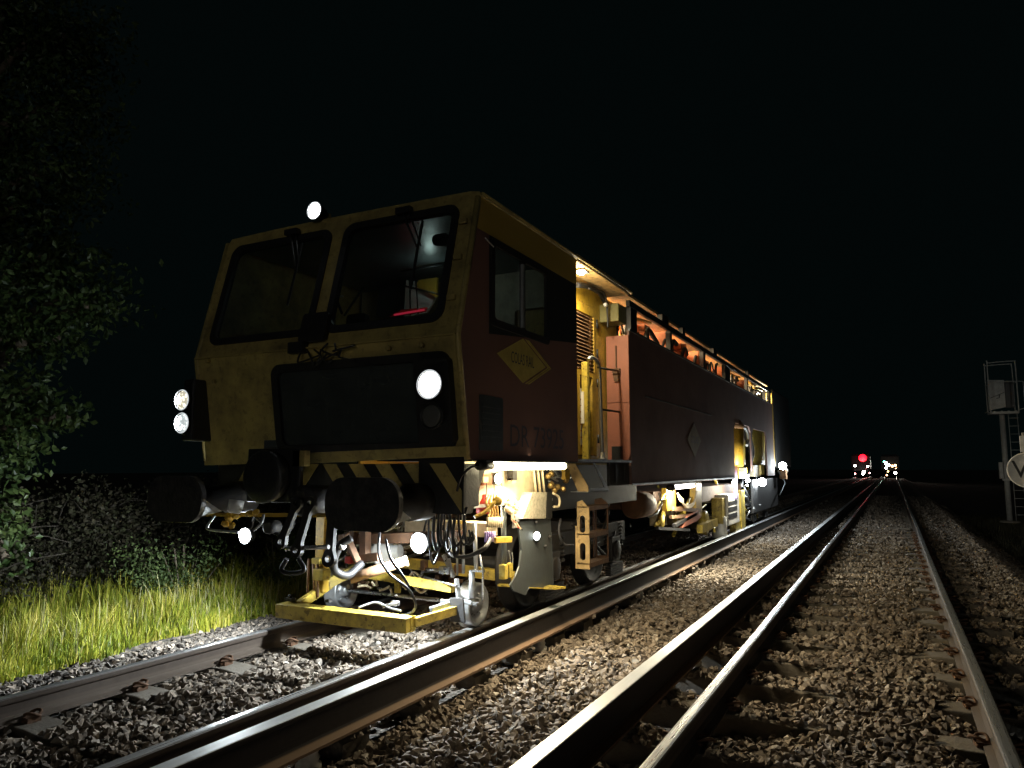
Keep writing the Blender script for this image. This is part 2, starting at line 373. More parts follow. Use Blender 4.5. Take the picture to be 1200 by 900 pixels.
SLP = .73; SL0 = 5.0-SLP*6                                     # sleeper spacing, first sleeper
def hull(seed):
    import bmesh
    r = np.random.default_rng(seed); k = r.integers(7, 11)
    p = r.normal(size=(k, 3)); p /= np.linalg.norm(p, axis=1)[:, None]; p *= (r.random((k, 1))*.35+.75)*np.array([1, .78, .58])
    bm = bmesh.new(); [bm.verts.new(q) for q in p]
    res = bmesh.ops.convex_hull(bm, input=bm.verts)
    bmesh.ops.delete(bm, geom=[v for v in bm.verts if not v.link_faces], context='VERTS')
    bmesh.ops.triangulate(bm, faces=bm.faces); bmesh.ops.recalc_face_normals(bm, faces=bm.faces)
    bm.verts.index_update(); V = np.array([v.co[:] for v in bm.verts]); Fc = np.array([[v.index for v in f.verts] for f in bm.faces]); bm.free(); return V, Fc
def rotmats(n):
    q = rng.normal(size=(n, 4)); q /= np.linalg.norm(q, axis=1)[:, None]; w_, x, y, z = q.T
    return np.stack([1-2*(y*y+z*z), 2*(x*y-z*w_), 2*(x*z+y*w_), 2*(x*y+z*w_), 1-2*(x*x+z*z), 2*(y*z-x*w_), 2*(x*z-y*w_), 2*(y*z+x*w_), 1-2*(x*x+y*y)], -1).reshape(n, 3, 3)
def np_mesh(name, V, Fc, mat, cols=None, smooth=False):
    me = bpy.data.meshes.new(name); k = Fc.shape[1]
    me.vertices.add(len(V)); me.vertices.foreach_set('co', V.astype(np.float32).ravel())
    me.loops.add(Fc.size); me.loops.foreach_set('vertex_index', Fc.astype(np.int32).ravel())
    me.polygons.add(len(Fc)); me.polygons.foreach_set('loop_start', np.arange(0, Fc.size, k, dtype=np.int32)); me.polygons.foreach_set('loop_total', np.full(len(Fc), k, dtype=np.int32))
    me.polygons.foreach_set('use_smooth', np.full(len(Fc), smooth))
    if cols is not None:
        a = me.attributes.new('tone', 'FLOAT', 'POINT'); a.data.foreach_set('value', cols.astype(np.float32))
    me.update(calc_edges=True); me.materials.append(mat)
    o = bpy.data.objects.new(name, me); COL.objects.link(o); return o
def tone_mat(name, stops, rough=.85, transl=0, bump=.5, spec=.3):
    m, nt, b = new_mat(name); N, Lk = nt.nodes, nt.links
    a = N.new('ShaderNodeAttribute'); a.attribute_name = 'tone'; cr = N.new('ShaderNodeValToRGB'); cr.color_ramp.elements.remove(cr.color_ramp.elements[1])
    for i, (p, c) in enumerate(stops):
        e = cr.color_ramp.elements[0] if i == 0 else cr.color_ramp.elements.new(p)
        e.position = p; e.color = (*c, 1)
    Lk.new(a.outputs['Fac'], cr.inputs[0]); b.inputs['Roughness'].default_value = rough; b.inputs['Specular IOR Level'].default_value = spec
    tc = N.new('ShaderNodeTexCoord'); n = N.new('ShaderNodeTexNoise'); n.inputs['Scale'].default_value = 45; n.inputs['Detail'].default_value = 6; Lk.new(tc.outputs['Object'], n.inputs['Vector'])
    if bump:
        mr = N.new('ShaderNodeMapRange'); mr.inputs['To Min'].default_value = .6; mr.inputs['To Max'].default_value = 1.35; Lk.new(n.outputs['Fac'], mr.inputs['Value'])
        h = N.new('ShaderNodeHueSaturation'); Lk.new(cr.outputs[0], h.inputs['Color']); Lk.new(mr.outputs[0], h.inputs['Value']); Lk.new(h.outputs[0], b.inputs['Base Color'])
        bp = N.new('ShaderNodeBump'); bp.inputs['Strength'].default_value = bump; bp.inputs['Distance'].default_value = .01; Lk.new(n.outputs['Fac'], bp.inputs['Height']); Lk.new(bp.outputs[0], b.inputs['Normal'])
    else: Lk.new(cr.outputs[0], b.inputs['Base Color'])
    if transl:
        out = N['Material Output']; t = N.new('ShaderNodeBsdfTranslucent'); Lk.new(cr.outputs[0], t.inputs[0]); ms = N.new('ShaderNodeMixShader'); ms.inputs[0].default_value = transl
        Lk.new(b.outputs[0], ms.inputs[1]); Lk.new(t.outputs[0], ms.inputs[2]); Lk.new(ms.outputs[0], out.inputs['Surface'])
    return m
def ballast():
    var = [hull(i) for i in range(20)]
    X, Y, S = [], [], []
    def zone(x0, x1, y0, y1, dens, s0, s1):
        n = int((x1-x0)*(y1-y0)*dens); X.append(rng.uniform(x0, x1, n)); Y.append(rng.uniform(y0, y1, n)); S.append(rng.uniform(s0, s1, n)**1.0)
    zone(-6.2, 2.4, 1.2, 6, 820, .026, .050)
    zone(-6.2, 2.3, 6, 12, 640, .028, .052)
    zone(-6.0, 2.3, 12, 22, 400, .030, .055)
    zone(-6.0, 2.3, 22, 45, 130, .04, .07)
    x, y, s = map(np.concatenate, (X, Y, S))
    z = gz(x, y)+rng.uniform(-.012, .022, len(x))+.015*np.sin(x*5+y*1.7)*np.sin(y*2.9-x*2)
    ph = ((y-SL0)/SLP); ds = np.abs(ph-np.round(ph))*SLP                          # distance from sleeper centre line
    keep = np.ones(len(x), bool)
    for a, b in (XL, XR):
        c = (a+b)/2; inb = (np.abs(x-c) < 1.28); on = inb & (ds < .14)
        edge = np.minimum(np.abs(x-a), np.abs(x-b)); mid = (x > a) & (x < b)
        wob = np.where(x > 0, .24, np.where(x > -2, .09, .36))+.06*np.sin(y*3.1+a)+.08*rng.random(len(x))
        keep &= ~(on & (edge < np.where(mid, wob, .18)))
        z = np.where(on, np.maximum(z, -.158+rng.uniform(-.004, .022, len(x))), z)
        for r in (a, b): keep &= ~(np.abs(x-r) < .085)
    for t in (T3L, T3R): keep &= ~(np.abs(x-t) < .075)
    # a few loose stones on the bare sleeper ends
    keep |= (rng.random(len(x)) < .012) & (np.abs(x-XR[1]+.25) < .12)
    keep &= ~((x < -5.9) & (rng.random(len(x)) < (-5.9-x)/.35))
    x, y, z, s = x[keep], y[keep], z[keep], s[keep]; n = len(x); vid = rng.integers(0, len(var), n); R = rotmats(n)
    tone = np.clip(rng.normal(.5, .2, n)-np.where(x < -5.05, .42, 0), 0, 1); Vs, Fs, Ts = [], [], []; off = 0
    for k, (V, Fc) in enumerate(var):
        i = np.where(vid == k)[0]
        if not len(i): continue
        P = np.einsum('nij,vj->nvi', R[i], V)*s[i][:, None, None]; P[..., 2] *= .85
        P += np.stack([x[i], y[i], z[i]], -1)[:, None, :]
        Vs.append(P.reshape(-1, 3)); Fs.append((Fc[None]+(np.arange(len(i))*len(V))[:, None, None]+off).reshape(-1, 3)); Ts.append(np.repeat(tone[i], len(V))); off += len(i)*len(V)
    tone = np.clip(tone, 0, 1)
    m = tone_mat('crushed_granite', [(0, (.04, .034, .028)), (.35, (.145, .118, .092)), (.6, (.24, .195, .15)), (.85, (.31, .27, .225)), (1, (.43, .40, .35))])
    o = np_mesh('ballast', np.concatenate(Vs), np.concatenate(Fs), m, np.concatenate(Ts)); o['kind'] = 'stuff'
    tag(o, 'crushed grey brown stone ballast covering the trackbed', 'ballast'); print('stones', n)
ballast()

# ---------------------------------------------------------------- rails
def rail_profile(kind):
    if kind == 'run':
        h = [(-.070, -.159), (-.070, -.149), (-.030, -.134), (-.010, -.120), (-.010, -.052), (-.033, -.040), (-.036, -.030), (-.036, -.010), (-.030, -.003), (-.018, 0)]
    else:
        h = [(-.088, -.125), (-.088, -.110), (-.040, -.095), (-.034, -.08), (-.034, .045), (-.046, .055), (-.048, .068), (-.046, .077), (-.042, .08)]
    return h+[(-a, b) for a, b in h[::-1]]
def rail(name, x, prof, mat, label, cat, group):
    ys = [-3]+list(np.arange(-1, 40, 4.0))+[60, 90, 140, 220, 330]; vs = []
    wob = lambda y: .004*math.sin(y*.35+x)+(.0015*math.sin(y*1.1))
    for y in ys: vs += [(x+a+wob(y), y, b+wob(y)*.4) for a, b in prof]
    n = len(prof); fs = [(j*n+i, j*n+(i+1) % n, (j+1)*n+(i+1) % n, (j+1)*n+i) for j in range(len(ys)-1) for i in range(n)]
    fs += [tuple(range(n)), tuple((len(ys)-1)*n+i for i in range(n))[::-1]]
    m = MB(); m.add([(a, b, c) for a, b, c in vs], fs); o = m.build(name, mat); o['base'] = (0, 0, 0)
    return tag(o, label, cat, group)
P1 = rail_profile('run')
rail('running_rail', XL[0], P1, RAILM, 'steel running rail beside the tall grass, furthest left of all the rails', 'rail', 'running rails')
rail('running_rail', XL[1], P1, RAILM, 'running rail under the small white trolley wheel of the yellow measuring frame', 'rail', 'running rails')
rail('running_rail', XR[0], P1, RAILM, 'left running rail of the empty track, beside the tall dark conductor rail', 'rail', 'running rails')
rail('running_rail', XR[1], P1, RAILM, 'right running rail of the empty track, furthest right of all the rails', 'rail', 'running rails')
P3 = rail_profile('third')
c1 = rail('conductor_rail', T3L, P3, CRAILM, 'raised conductor rail with bluish bright top next to the track machine', 'rail', 'conductor rails')
c2 = rail('conductor_rail', T3R, P3, CRAILM, 'raised conductor rail with bright flat top beside the empty track', 'rail', 'conductor rails')
def insulator_mesh():
    m = MB(); m.lathe((0, 0, -.245), (0, 0, 1), [(0, .07), (.03, .07), (.045, .05), (.065, .062), (.08, .048), (.1, .055), (.12, .04)], 16)
    return m
for c, x in ((c1, T3L), (c2, T3R)):
    first = None
    for k in range(14):
        y = 3.2+k*2.92
        if first is None:
            first = insulator_mesh().build('insulator', CERAM, c); o = first
        else: o = first.copy(); COL.objects.link(o); o.parent = c
        o.location = (x, y, 0)

# ---------------------------------------------------------------- sleepers
def clip_mb(x, side):
    m = MB(); sx = side
    m.curve([(x+sx*.10, -.06, .012), (x+sx*.115, .0, .02), (x+sx*.10, .055, .045), (x+sx*.055, .05, .05), (x+sx*.05, -.005, .028), (x+sx*.09, -.035, .05), (x+sx*.13, -.02, .055), (x+sx*.14, .03, .03)], .009, 8, 5)
    m.box(x+sx*.085-.02, x+sx*.085+.045, -.04, .04, -.002, .03)
    return m
def make_sleeper(cx, rails, label, group):
    t = thing('concrete_sleeper', label, 'sleeper', (0, 0, 0), group)
    m = MB(); L, W2 = 1.25, .13
    prof = [(-L, -.02), (-L+.05, 0), (-.55, 0), (-.3, -.02), (.3, -.02), (.55, 0), (L-.05, 0), (L, -.02)]
    vs = []
    for px_, pz in prof: vs += [(px_, -W2, -.2), (px_, -W2+.02, pz), (px_, W2-.02, pz), (px_, W2, -.2)]
    fs = [(i*4+a, i*4+a+1, (i+1)*4+a+1, (i+1)*4+a) for i in range(len(prof)-1) for a in range(3)]+[(0, 1, 2, 3), (31, 30, 29, 28)]
    m.add(vs, fs); b = m.build('sleeper_body', CONC, t, bevel=.008)
    for r in rails:
        for s in (-1, 1):
            clip_mb(r-cx, s).build('rail_clip', RUST, t)
    return t
for (a, b), lab, grp, y1 in ((XL, 'concrete sleeper in the ballast under the track machine rails', 'sleepers of the machine track', 34), (XR, 'concrete sleeper half buried in ballast under the empty track', 'sleepers of the empty track', 40)):
    cx = (a+b)/2; src = make_sleeper(cx, (a, b), lab, grp); k = 0
    y = SL0
    while y < y1:
        if k == 0: src.location = (cx, y, -.163)
        else:
            r = src.copy(); COL.objects.link(r); r.location = (cx+random.uniform(-.015, .015), y+random.uniform(-.012, .012), -.163); r.rotation_euler = (0, 0, random.uniform(-.008, .008))
            for ch in src.children:
                if ch.name.startswith('rail_clip') and y > 20: continue
                c = ch.copy(); COL.objects.link(c); c.parent = r
        k += 1; y += SLP

# ================================================================ TRACK MACHINE
CLf, CRt, S, ROOF = -5.47, -2.74, -2.74, 3.5
T = thing('track_machine', 'long yellow and red track maintenance machine with lit lamps standing on the left track', 'rail vehicle', (CLX, 4.6, 0))
U3 = Vector((1, 0, 0)); V_UP = Vector((0, .30, 1.17)).normalized(); KU = 1.208/1.17
V_LO = Vector((0, -.15, .94)).normalized()
def yf(z):                                              # y of the front face at height z
    return 4.47+(z-2.33)*.2564 if z > 2.33 else 4.47+(2.33-z)*.16
# --- front wall, upper: two windscreens
O_UP = Vector((0, 4.47, 2.33))
zv = lambda z: (z-2.33)*KU
wl = rr(-5.34, zv(2.45), -4.17, zv(3.40), .10); wr = rr(-4.02, zv(2.45), -2.90, zv(3.41), .10)
MB().panel(O_UP, U3, V_UP, [(CLf, 0), (CRt, 0), (CRt-.01, zv(3.44)), (CRt-.04, zv(3.49)), (CLf+.05, zv(3.49)), (CLf+.01, zv(3.45))], [wl, wr], .04).build('windscreen_wall', YELF, T)
NU = U3.cross(V_UP)
for loop, nm in ((wl, 0), (wr, 1)):
    xs = [p[0] for p in loop]; zs = [p[1] for p in loop]
    o_ = rr(min(xs)-.012, min(zs)-.012, max(xs)+.012, max(zs)+.012, .11); i_ = rr(min(xs)+.05, min(zs)+.05, max(xs)-.05, max(zs)-.05, .075)
    fr = MB().panel(O_UP+NU*.014, U3, V_UP, o_, [i_], .05).build('windscreen', RUB, T)
    MB().panel(O_UP-NU*.012, U3, V_UP, rr(min(xs)+.04, min(zs)+.04, max(xs)-.04, max(zs)-.04, .07), [], .006).build('glass_pane', GLASS, fr)
# wipers, each hung from the top of its windscreen
for x, dx in ((-4.62, .17), (-3.42, .22)):
    a = O_UP+NU*.05+U3*x+V_UP*(zv(3.42)); b_ = O_UP+NU*.06+U3*(x+dx)+V_UP*zv(3.06)
    m = MB(); m.tube([a, b_], .008, 6); m.tube([a+U3*.06, b_+U3*.04], .006, 6); m.bar(a-U3*.05, a+U3*.09, .05, .05)
    wp = m.build('wiper', RUB, T)
    MB().bar(b_+V_UP*.24+NU*-.015, b_-V_UP*.36+NU*-.015, .018, .012).build('wiper_blade', RUB, wp)
# --- front wall, lower
O_LO = Vector((0, 4.62, 1.39)); lv = lambda z: (z-1.39)*1.0127
gl = rr(-4.55, lv(1.51), -2.83, lv(2.20), .09)
MB().panel(O_LO, U3, V_LO, [(CLf, lv(1.39)), (CRt, lv(1.45)), (CRt, lv(2.33)), (CLf, lv(2.33))], [gl], .04).build('front_panel', YELF, T)
NL = U3.cross(V_LO)
gfr = MB().panel(O_LO+NL*.02, U3, V_LO, rr(-4.57, lv(1.49), -2.81, lv(2.22), .10), [rr(-4.50, lv(1.555), -3.10, lv(2.155), .06)], .05).build('lower_front_window', RUB, T)
MB().panel(O_LO-NL*.01, U3, V_LO, rr(-4.52, lv(1.53), -3.09, lv(2.17), .05), [], .006).build('glass_pane', GLASSD, gfr)
m = MB(); m.box(-4.45, -4.2, 4.75, 5.2, 1.55, 2.1); m.box(-4.15, -3.75, 4.72, 4.8, 1.5, 2.15); m.box(-3.72, -3.5, 4.74, 4.9, 1.5, 2.16); m.tube([(-3.9, 4.69, 1.6), (-3.85, 4.69, 1.9), (-3.8, 4.7, 2.15)], .015)
m.each('foot_well_panel', GREY, T)
MB().box(-3.47, -3.14, 4.7, 4.76, 1.52, 2.15).build('foot_well_door', DKRED, T)
# horizontal joint and base strip
MB().panel(O_LO+NL*.022, U3, V_LO, [(-4.42, lv(1.40)), (CRt+.005, lv(1.455)), (CRt+.005, lv(1.53)), (-4.42, lv(1.49))], [], .02).build('front_base_strip', YELF, T, bevel=.004)
MB().bar((CLf+.01, 4.455, 2.33), (CRt-.01, 4.455, 2.33), .02, .012).build('panel_joint', YELF, T)
# corner posts
for x, mt in ((CLf+.012, YELF), (CRt-.012, YELF)):
    MB().tube([(x, 4.635, 1.43), (x, 4.485, 2.33), (x, 4.775, 3.46)], .024, 10).build('corner_post', mt, T)
# small plates, bolts, hand hooks and stiffeners on the face
m = MB()
for x, z in ((-5.25, 2.12), (-3.05, 2.27), (-3.35, 2.27), (-5.30, 2.3), (-3.85, 2.25)):
    m.lathe((x, yf(z)-.0, z), (0, -1, 0), [(0, .02), (.03, .02), (.035, .012)], 12)
for z in (2.62, 2.95, 3.25): m.box(-2.87, -2.80, yf(z)-.03, yf(z), z-.02, z+.02)
m.each('hinge_knob', YELF, T)
MB().box(-4.72, -4.55, 4.585, 4.6, 1.53, 1.6).build('maker_plate', GREY, T)
# torn cable tails under the mirror
m = MB()
for k in range(7):
    x = -4.2+k*.07
    p = Vector((x, yf(2.3)-.04, 2.32+random.uniform(-.03, .05)))
    m.curve([p, p+Vector((random.uniform(-.03, .1), -.03, -.06)), p+Vector((random.uniform(.0, .16), -.02, random.uniform(-.14, -.06))), p+Vector((random.uniform(.1, .24), -.01, random.uniform(-.12, -.03)))], .008, 6, 5)
m.box(-4.32, -4.16, yf(2.4)-.08, yf(2.4)-.01, 2.29, 2.38)
m.build('loose_cables', RUB, T)
# mirror-like dark flap between the windscreens
MB().panel(O_UP+NU*.07, U3, V_UP, rr(-4.22, zv(2.36), -3.95, zv(2.60), .03), [], .03).build('flap', RUB, T)
# --- roof
m = MB(); prof = [(CLf+.01, 3.46), (CLf+.05, 3.505), (CLf+.6, 3.52), (CLX, 3.525), (CRt-.5, 3.52), (CRt-.08, 3.515), (CRt-.0, 3.50), (CRt+.015, 3.47), (CRt-.05, 3.45), (CLf+.15, 3.44)]
m.add([(x, y, z) for y in (4.77, 6.76) for x, z in prof], [(i, i+10, (i+1) % 10+10, (i+1) % 10) for i in range(10)]+[tuple(range(10)), tuple(range(10, 20))[::-1]])
m.build('cab_roof', YELF, T)
MB().box(CLf+.15, CRt+.01, 6.76, 8.42, 3.45, 3.53).build('walkway_roof', TAN, T, bevel=.01)
MB().tube([(CRt+.012, 4.8, 3.49), (CRt+.012, 8.5, 3.49)], .014, 8).build('rain_gutter', YELF, T)
# --- cab sides
side = [(4.635, 1.43), (4.485, 2.33), (4.775, 3.48), (6.74, 3.48), (6.74, 1.43)]
win = rr(4.97, 2.50, 6.04, 3.17, .04)
MB().panel((S, 0, 0), (0, 1, 0), (0, 0, 1), side, [win], .035).build('cab_side', LIV, T)
fr = MB().panel((S+.012, 0, 0), (0, 1, 0), (0, 0, 1), rr(4.95, 2.48, 6.06, 3.19, .05), [rr(5.01, 2.54, 5.50, 3.13, .03), rr(5.55, 2.54, 6.00, 3.13, .03)], .03).build('side_window', RUB, T)
MB().box(S-.012, S-.004, 5.0, 5.51, 2.53, 3.14).build('glass_pane', GLASSS, fr)
MB().box(S-.024, S-.016, 5.54, 6.01, 2.53, 3.14).build('glass_pane', GLASSS, fr)
MB().box(S-.002, S+.022, 5.49, 5.515, 2.55, 3.10).build('sliding_rail', ZINC, fr)
MB().panel((CLf, 0, 0), (0, 1, 0), (0, 0, 1), side, [], .035).build('cab_side', YELF, T)
# interior of the cab
MB().box(CLf+.04, S-.04, 4.9, 6.70, 1.46, 1.50).build('cab_floor', BLKM, T)
MB().panel((0, 6.70, 0), U3, (0, 0, 1), [(CLf+.04, 1.46), (S-.04, 1.46), (S-.04, 3.44), (CLf+.04, 3.44)], [rr(-4.9, 2.3, -4.45, 3.0, .04), rr(-3.42, 2.45, -3.0, 3.0, .04)], .03).build('cab_rear_wall', CREAM, T)
MB().box(CLf+.1, S-.05, 4.85, 6.68, 3.40, 3.44).build('cab_ceiling', GREY, T)
m = MB(); m.panel((0, 4.95, 0), U3, (0, 0, 1), rr(-5.2, 2.1, -3.0, 2.42, .04), [], .5); m.build('control_desk', BLK, T, bevel=.01)
def seat(x):
    m = MB(); m.box(x-.25, x+.25, 5.55, 6.02, 1.95, 2.05); m.panel((0, 6.0, 0), U3, Vector((0, .15, 1)).normalized(), rr(x-.22, 2.05, x+.22, 2.8, .1), [], .1); m.box(x-.05, x+.05, 5.75, 5.85, 1.5, 1.95); m.panel((0, 6.08, 0), U3, (0, 0, 1), rr(x-.13, 2.82, x+.13, 3.0, .05), [], .07)
    return m.build('driver_seat', BLK, T, bevel=.02)
seat(-5.0); seat(-3.75)
def quad(name, mat, y, pts, t=.03):
    q_ = [at(a_, b__, Y=y) for a_, b__ in pts]; return MB().panel((0, y, 0), U3, (0, 0, 1), [(p.x, p.z) for p in q_], [], t).build(name, mat, T)
quad('white_cabinet', WHITE, 6.3, [(473, 371), (500, 366), (512, 345), (487, 330), (476, 328)])
quad('yellow_guard', YEL, 6.2, [(488, 336), (511, 348), (512, 325), (490, 328)])
quad('grey_locker', GREY, 6.55, [(440, 372), (472, 370), (474, 325), (446, 325)])
quad('red_lit_ledge', RED, 6.1, [(455, 371), (498, 365), (500, 360), (470, 363)])
quad('grey_ceiling_panel', GREY, 6.5, [(470, 322), (515, 318), (520, 262), (490, 268)])
quad('cab_locker', CREAM, 6.4, [(325, 381), (344, 379), (344, 352), (325, 353)]); quad('cab_locker', CREAM, 6.4, [(346, 379), (371, 362), (372, 352), (346, 352)])
quad('cab_locker', GREY, 6.3, [(285, 390), (300, 388), (300, 368), (286, 369)])
m = MB(); m.tube([at(295, 320, Y=6.2), at(372, 343, Y=6.2)], .012); m.tube([at(474, 335, Y=6.1), at(516, 345, Y=6.1)], .01); m.tube([at(487, 325, Y=6.1), at(490, 368, Y=6.1)], .008); m.tube([at(480, 325, Y=6.15), at(481, 370, Y=6.15)], .008); m.tube([at(470, 318, Y=6.0), at(520, 310, Y=6.0)], .012)
m.each('cab_rail', BLK, T)
m = MB(); a_, b__ = at(462, 369, Y=5.0), at(497, 363, Y=5.0); m.tube([a_, b__], .009); m.each('red_instrument', L_REDS, T)
MB().tube([at(386, 348, Y=5.6), at(402, 347, Y=5.6)], .012).build('steel_ledge', STEEL, T)
MB().lathe((-4.93, 5.5, 2.83), (0, -1, 0), [(0, .018), (.02, .018)], 10).build('indicator_lamp', L_CYAN, T)
MB().lathe((-3.62, 5.0, 2.47), (0, -1, 0), [(0, .008), (.01, .008)], 8).build('indicator_lamp', L_BLUE, T)
m = MB(); m.tube([(-5.0, 5.9, 2.95), (-4.2, 5.2, 3.0)], .012); m.tube([(-4.45, 5.0, 3.4), (-4.4, 5.0, 3.0), (-4.35, 5.1, 2.75)], .012); m.lathe((-3.3, 5.15, 3.3), (0, -1, -.3), [(0, .06), (.12, .05)], 14); m.box(-4.95, -4.8, 6.2, 6.3, 2.3, 2.62); m.box(-4.55, -4.25, 6.3, 6.4, 2.4, 2.75)
m.each('cab_fitting', GREY, T)
lamp('POINT', tuple(at(503, 322, Y=5.85)), 1.1, (.85, 1, .95), T, size=.05, name='cab_light')
lamp('POINT', tuple(at(480, 362, Y=5.9)), .12, (1, .05, .08), T, size=.03, name='cab_red_light')
# emblem and number on the side
def diamond(cy, cz, w_, h_, sc, name_):
    u, v = Vector((0, 1, 0)), Vector((0, 0, 1)); o = Vector((S+.005, cy, cz))
    e = MB().panel(o, u, v, [(-w_, 0), (0, -h_), (w_, 0), (0, h_)], [], .004).build(name_, DIAM, T)
    st = MB()
    for k in (.10, .2):
        st.panel(o, u, v, [(w_+k*w_, 0), (k*w_, -h_), (k*w_+.06*w_, -h_), (w_+k*w_+.06*w_, 0), (k*w_+.06*w_, h_), (k*w_, h_)], [], .004)
    st.each('emblem_stripe', DIAM, e)
    lettering('COLAS RAIL', sc*.9, o+Vector((.003, -.02*w_, 0)), u, v, 'lettering', BLUEG, e, sx=.6)
    return e
diamond(5.52, 2.27, .46, .19, .15, 'emblem')
lettering('DR 73925', .26, (S+.004, 5.83, 1.62), (0, 1, 0), (0, 0, 1), 'number_lettering', BLUEG, T, sx=1.05)
m = MB()
for k in range(7): m.box(S, S+.012, 4.82, 5.12, 1.56+k*.045, 1.585+k*.045)
vb = MB().panel((S+.006, 0, 0), (0, 1, 0), (0, 0, 1), rr(4.78, 1.5, 5.16, 1.92, .02), [], .006).build('vent_panel', GREY, T); m.each('vent_slat', GREY, vb)
# mirror bracket / reflector marks near the roof
m = MB(); m.tube([(S+.01, 4.85, 3.15), (S+.03, 4.95, 3.1)], .006); m.build('side_hook', STEEL, T)

# --- lamps on the front
RING = emit('rim_glow', (.9, .97, 1), .3)  # glow put into the rim itself to soften the lens edge
def headlight(x, y, z, r, lens, box=True):
    h = MB().lathe((x, y, z), (0, -1, 0), [(-.10, r*.7), (-.03, r*1.0), (0, r*1.12), (.012, r*1.12), (.014, r*.98), (.004, r*.95)], 28).build('headlight', BLK, T)
    MB().lathe((x, y-.006, z), (0, -1, 0), [(0, r*.94), (.006, r*.8), (.012, r*.4), (.013, .0001)], 28).build('lens', lens, h)
    if lens is not L_OFF: MB().lathe((x, y-.0125, z), (0, -1, 0), [(0, r*1.09), (.006, r*1.04), (0.004, r*.97)], 28, False).build('rim', RING, h)
    return h
MB().box(-5.50, -5.36, 4.38, 4.66, 1.60, 2.14).build('lamp_housing', BLK, T, bevel=.02)
MB().panel(O_LO+NL*.075, U3, V_LO, rr(-3.10, lv(1.55), -2.80, lv(2.17), .04), [], .09).build('lamp_housing', RUB, T, bevel=.01)
HL = [(-5.46, 4.35, 1.955, .083, L_WARM), (-5.46, 4.36, 1.755, .083, L_WHITE), (-2.93, 4.40, 1.965, .098, L_HWARM)]
for h in HL: headlight(*h)
headlight(-2.93, 4.43, 1.74, .09, L_OFF)
tl = at(371, 248, Y=4.72)
m = MB(); m.bar((tl.x+.02, 4.86, 3.5), (tl.x+.02, 4.84, 3.60), .05, .03); m.build('lamp_bracket', YELF, T)
headlight(tl.x, 4.70, tl.z, .072, L_HOT)

# --- headstock, apron, buffers
MB().box(CLf+.1, CRt-.06, 4.68, 4.9, 1.08, 1.40).build('headstock', BLK, T, bevel=.01)
m = MB(); zt, zb = 1.40, 1.10
def stripe(x0, x1, sl): m.panel((0, 4.672, 0), U3, (0, 0, 1), [(x0-sl, zb), (x1-sl, zb), (x1, zt), (x0, zt)], [], .006)
for x0 in (-4.15, -3.88, -3.62, -3.35): stripe(x0, x0+.14, -.24)
stripe(-4.33, -4.19, .24); stripe(-5.0, -4.88, .2); stripe(-4.72, -4.6, .2)
m.each('warning_stripe', YELF, T)
MB().panel((0, 4.67, 0), U3, (0, 0, 1), [(-3.2, 1.03), (-2.80, 1.03), (-2.80, 1.42), (-3.2, 1.42)], [], .01).build('apron_end', BLK, T)
MB().panel((0, 4.664, 0), U3, (0, 0, 1), [(-3.10, 1.40), (-2.815, 1.04), (-2.815, 1.20), (-2.96, 1.40)], [], .004).each('warning_stripe', YELF, T)
BUFM = paint('greasy_buffer_face', (.022, .022, .024), .3, dirt=.9, dirtcol=(.075, .07, .065), scale=11, bump=.6)
def buffer(x):
    y = 3.97; m = MB(); m.panel((0, y, 0), U3, (0, 0, 1), rr(x-.315, .945, x+.315, 1.305, .16, 8), [], .045)
    b = m.build('buffer', BUFM, T, bevel=.012)
    s_ = MB(); s_.lathe((x, y+.04, 1.115), (0, 1, 0), [(0, .075), (.26, .075), (.262, .105), (.5, .11), (.52, .14), (.56, .14), (.72, .14)], 24); s_.build('buffer_shaft', BLKM, b)
    g = MB(); g.panel((x+.2, 0, 0), (0, 1, 0), (0, 0, 1), [(y+.05, .98), (y+.30, 1.02), (y+.05, 1.16)], [], .01); g.panel((x-.2, 0, 0), (0, 1, 0), (0, 0, 1), [(y+.05, .98), (y+.30, 1.02), (y+.05, 1.16)], [], .01); g.each('buffer_gusset', ZINC, b)
buffer(-5.03); buffer(-3.185)
# round cover, second disc and coupling
m = MB(); m.lathe((-4.30, 4.18, 1.30), (0, -1, 0), [(-.12, .17), (-.06, .195), (-.02, .203), (0, .205), (.012, .2), (.022, .185), (.026, .1), (.03, .04), (.034, .0001)], 36)
m.build('coupler_cover', BLK, T)
m = MB(); m.box(-4.6, -4.04, 4.30, 4.34, 1.1, 1.52); m.build('coupler_frame', BLK, T, bevel=.01)
MB().lathe((-4.0, 4.3, 1.12), (0, -1, 0), [(-.3, .11), (0, .12), (.02, .1), (.021, .001)], 28).build('draw_gear_disc', BLKM, T)
MB().box(-4.12, -4.0, 4.3, 4.36, 1.38, 1.5).build('yellow_bracket', YELF, T)
def link(a, b, w1=.05, w0=.028, t=.035):
    a, b = Vector(a), Vector(b); d = (b-a).normalized(); n = Vector((0, -1, 0)); s = d.cross(n).normalized(); m = MB(); L = (b-a).length; pts = []
    for k in range(13): an = math.pi*(1-k/12)+math.pi/2*0; pts.append((math.cos(PI/2+PI*k/12)*w1, math.sin(PI/2+PI*k/12)*w1))
    out = [(x, y) for x, y in pts]+[(L*.2, -w0), (L*.8, -w0)]+[(L-x, -y) for x, y in [(p[0], p[1]) for p in pts]]+[(L*.8, w0), (L*.2, w0)]
    hole = [(math.cos(2*PI*k/10)*w1*.45, math.sin(2*PI*k/10)*w1*.45) for k in range(10)]; hole2 = [(L+x, y) for x, y in hole]
    m.panel(a, d, s, out, [hole, hole2], t); return m
link(at(350, 590, Y=4.24), at(332, 635, Y=4.22)).build('coupling_link', RUB, T, bevel=.004)
link(at(366, 590, Y=4.16), at(350, 645, Y=4.14)).build('coupling_link', RUB, T, bevel=.004)
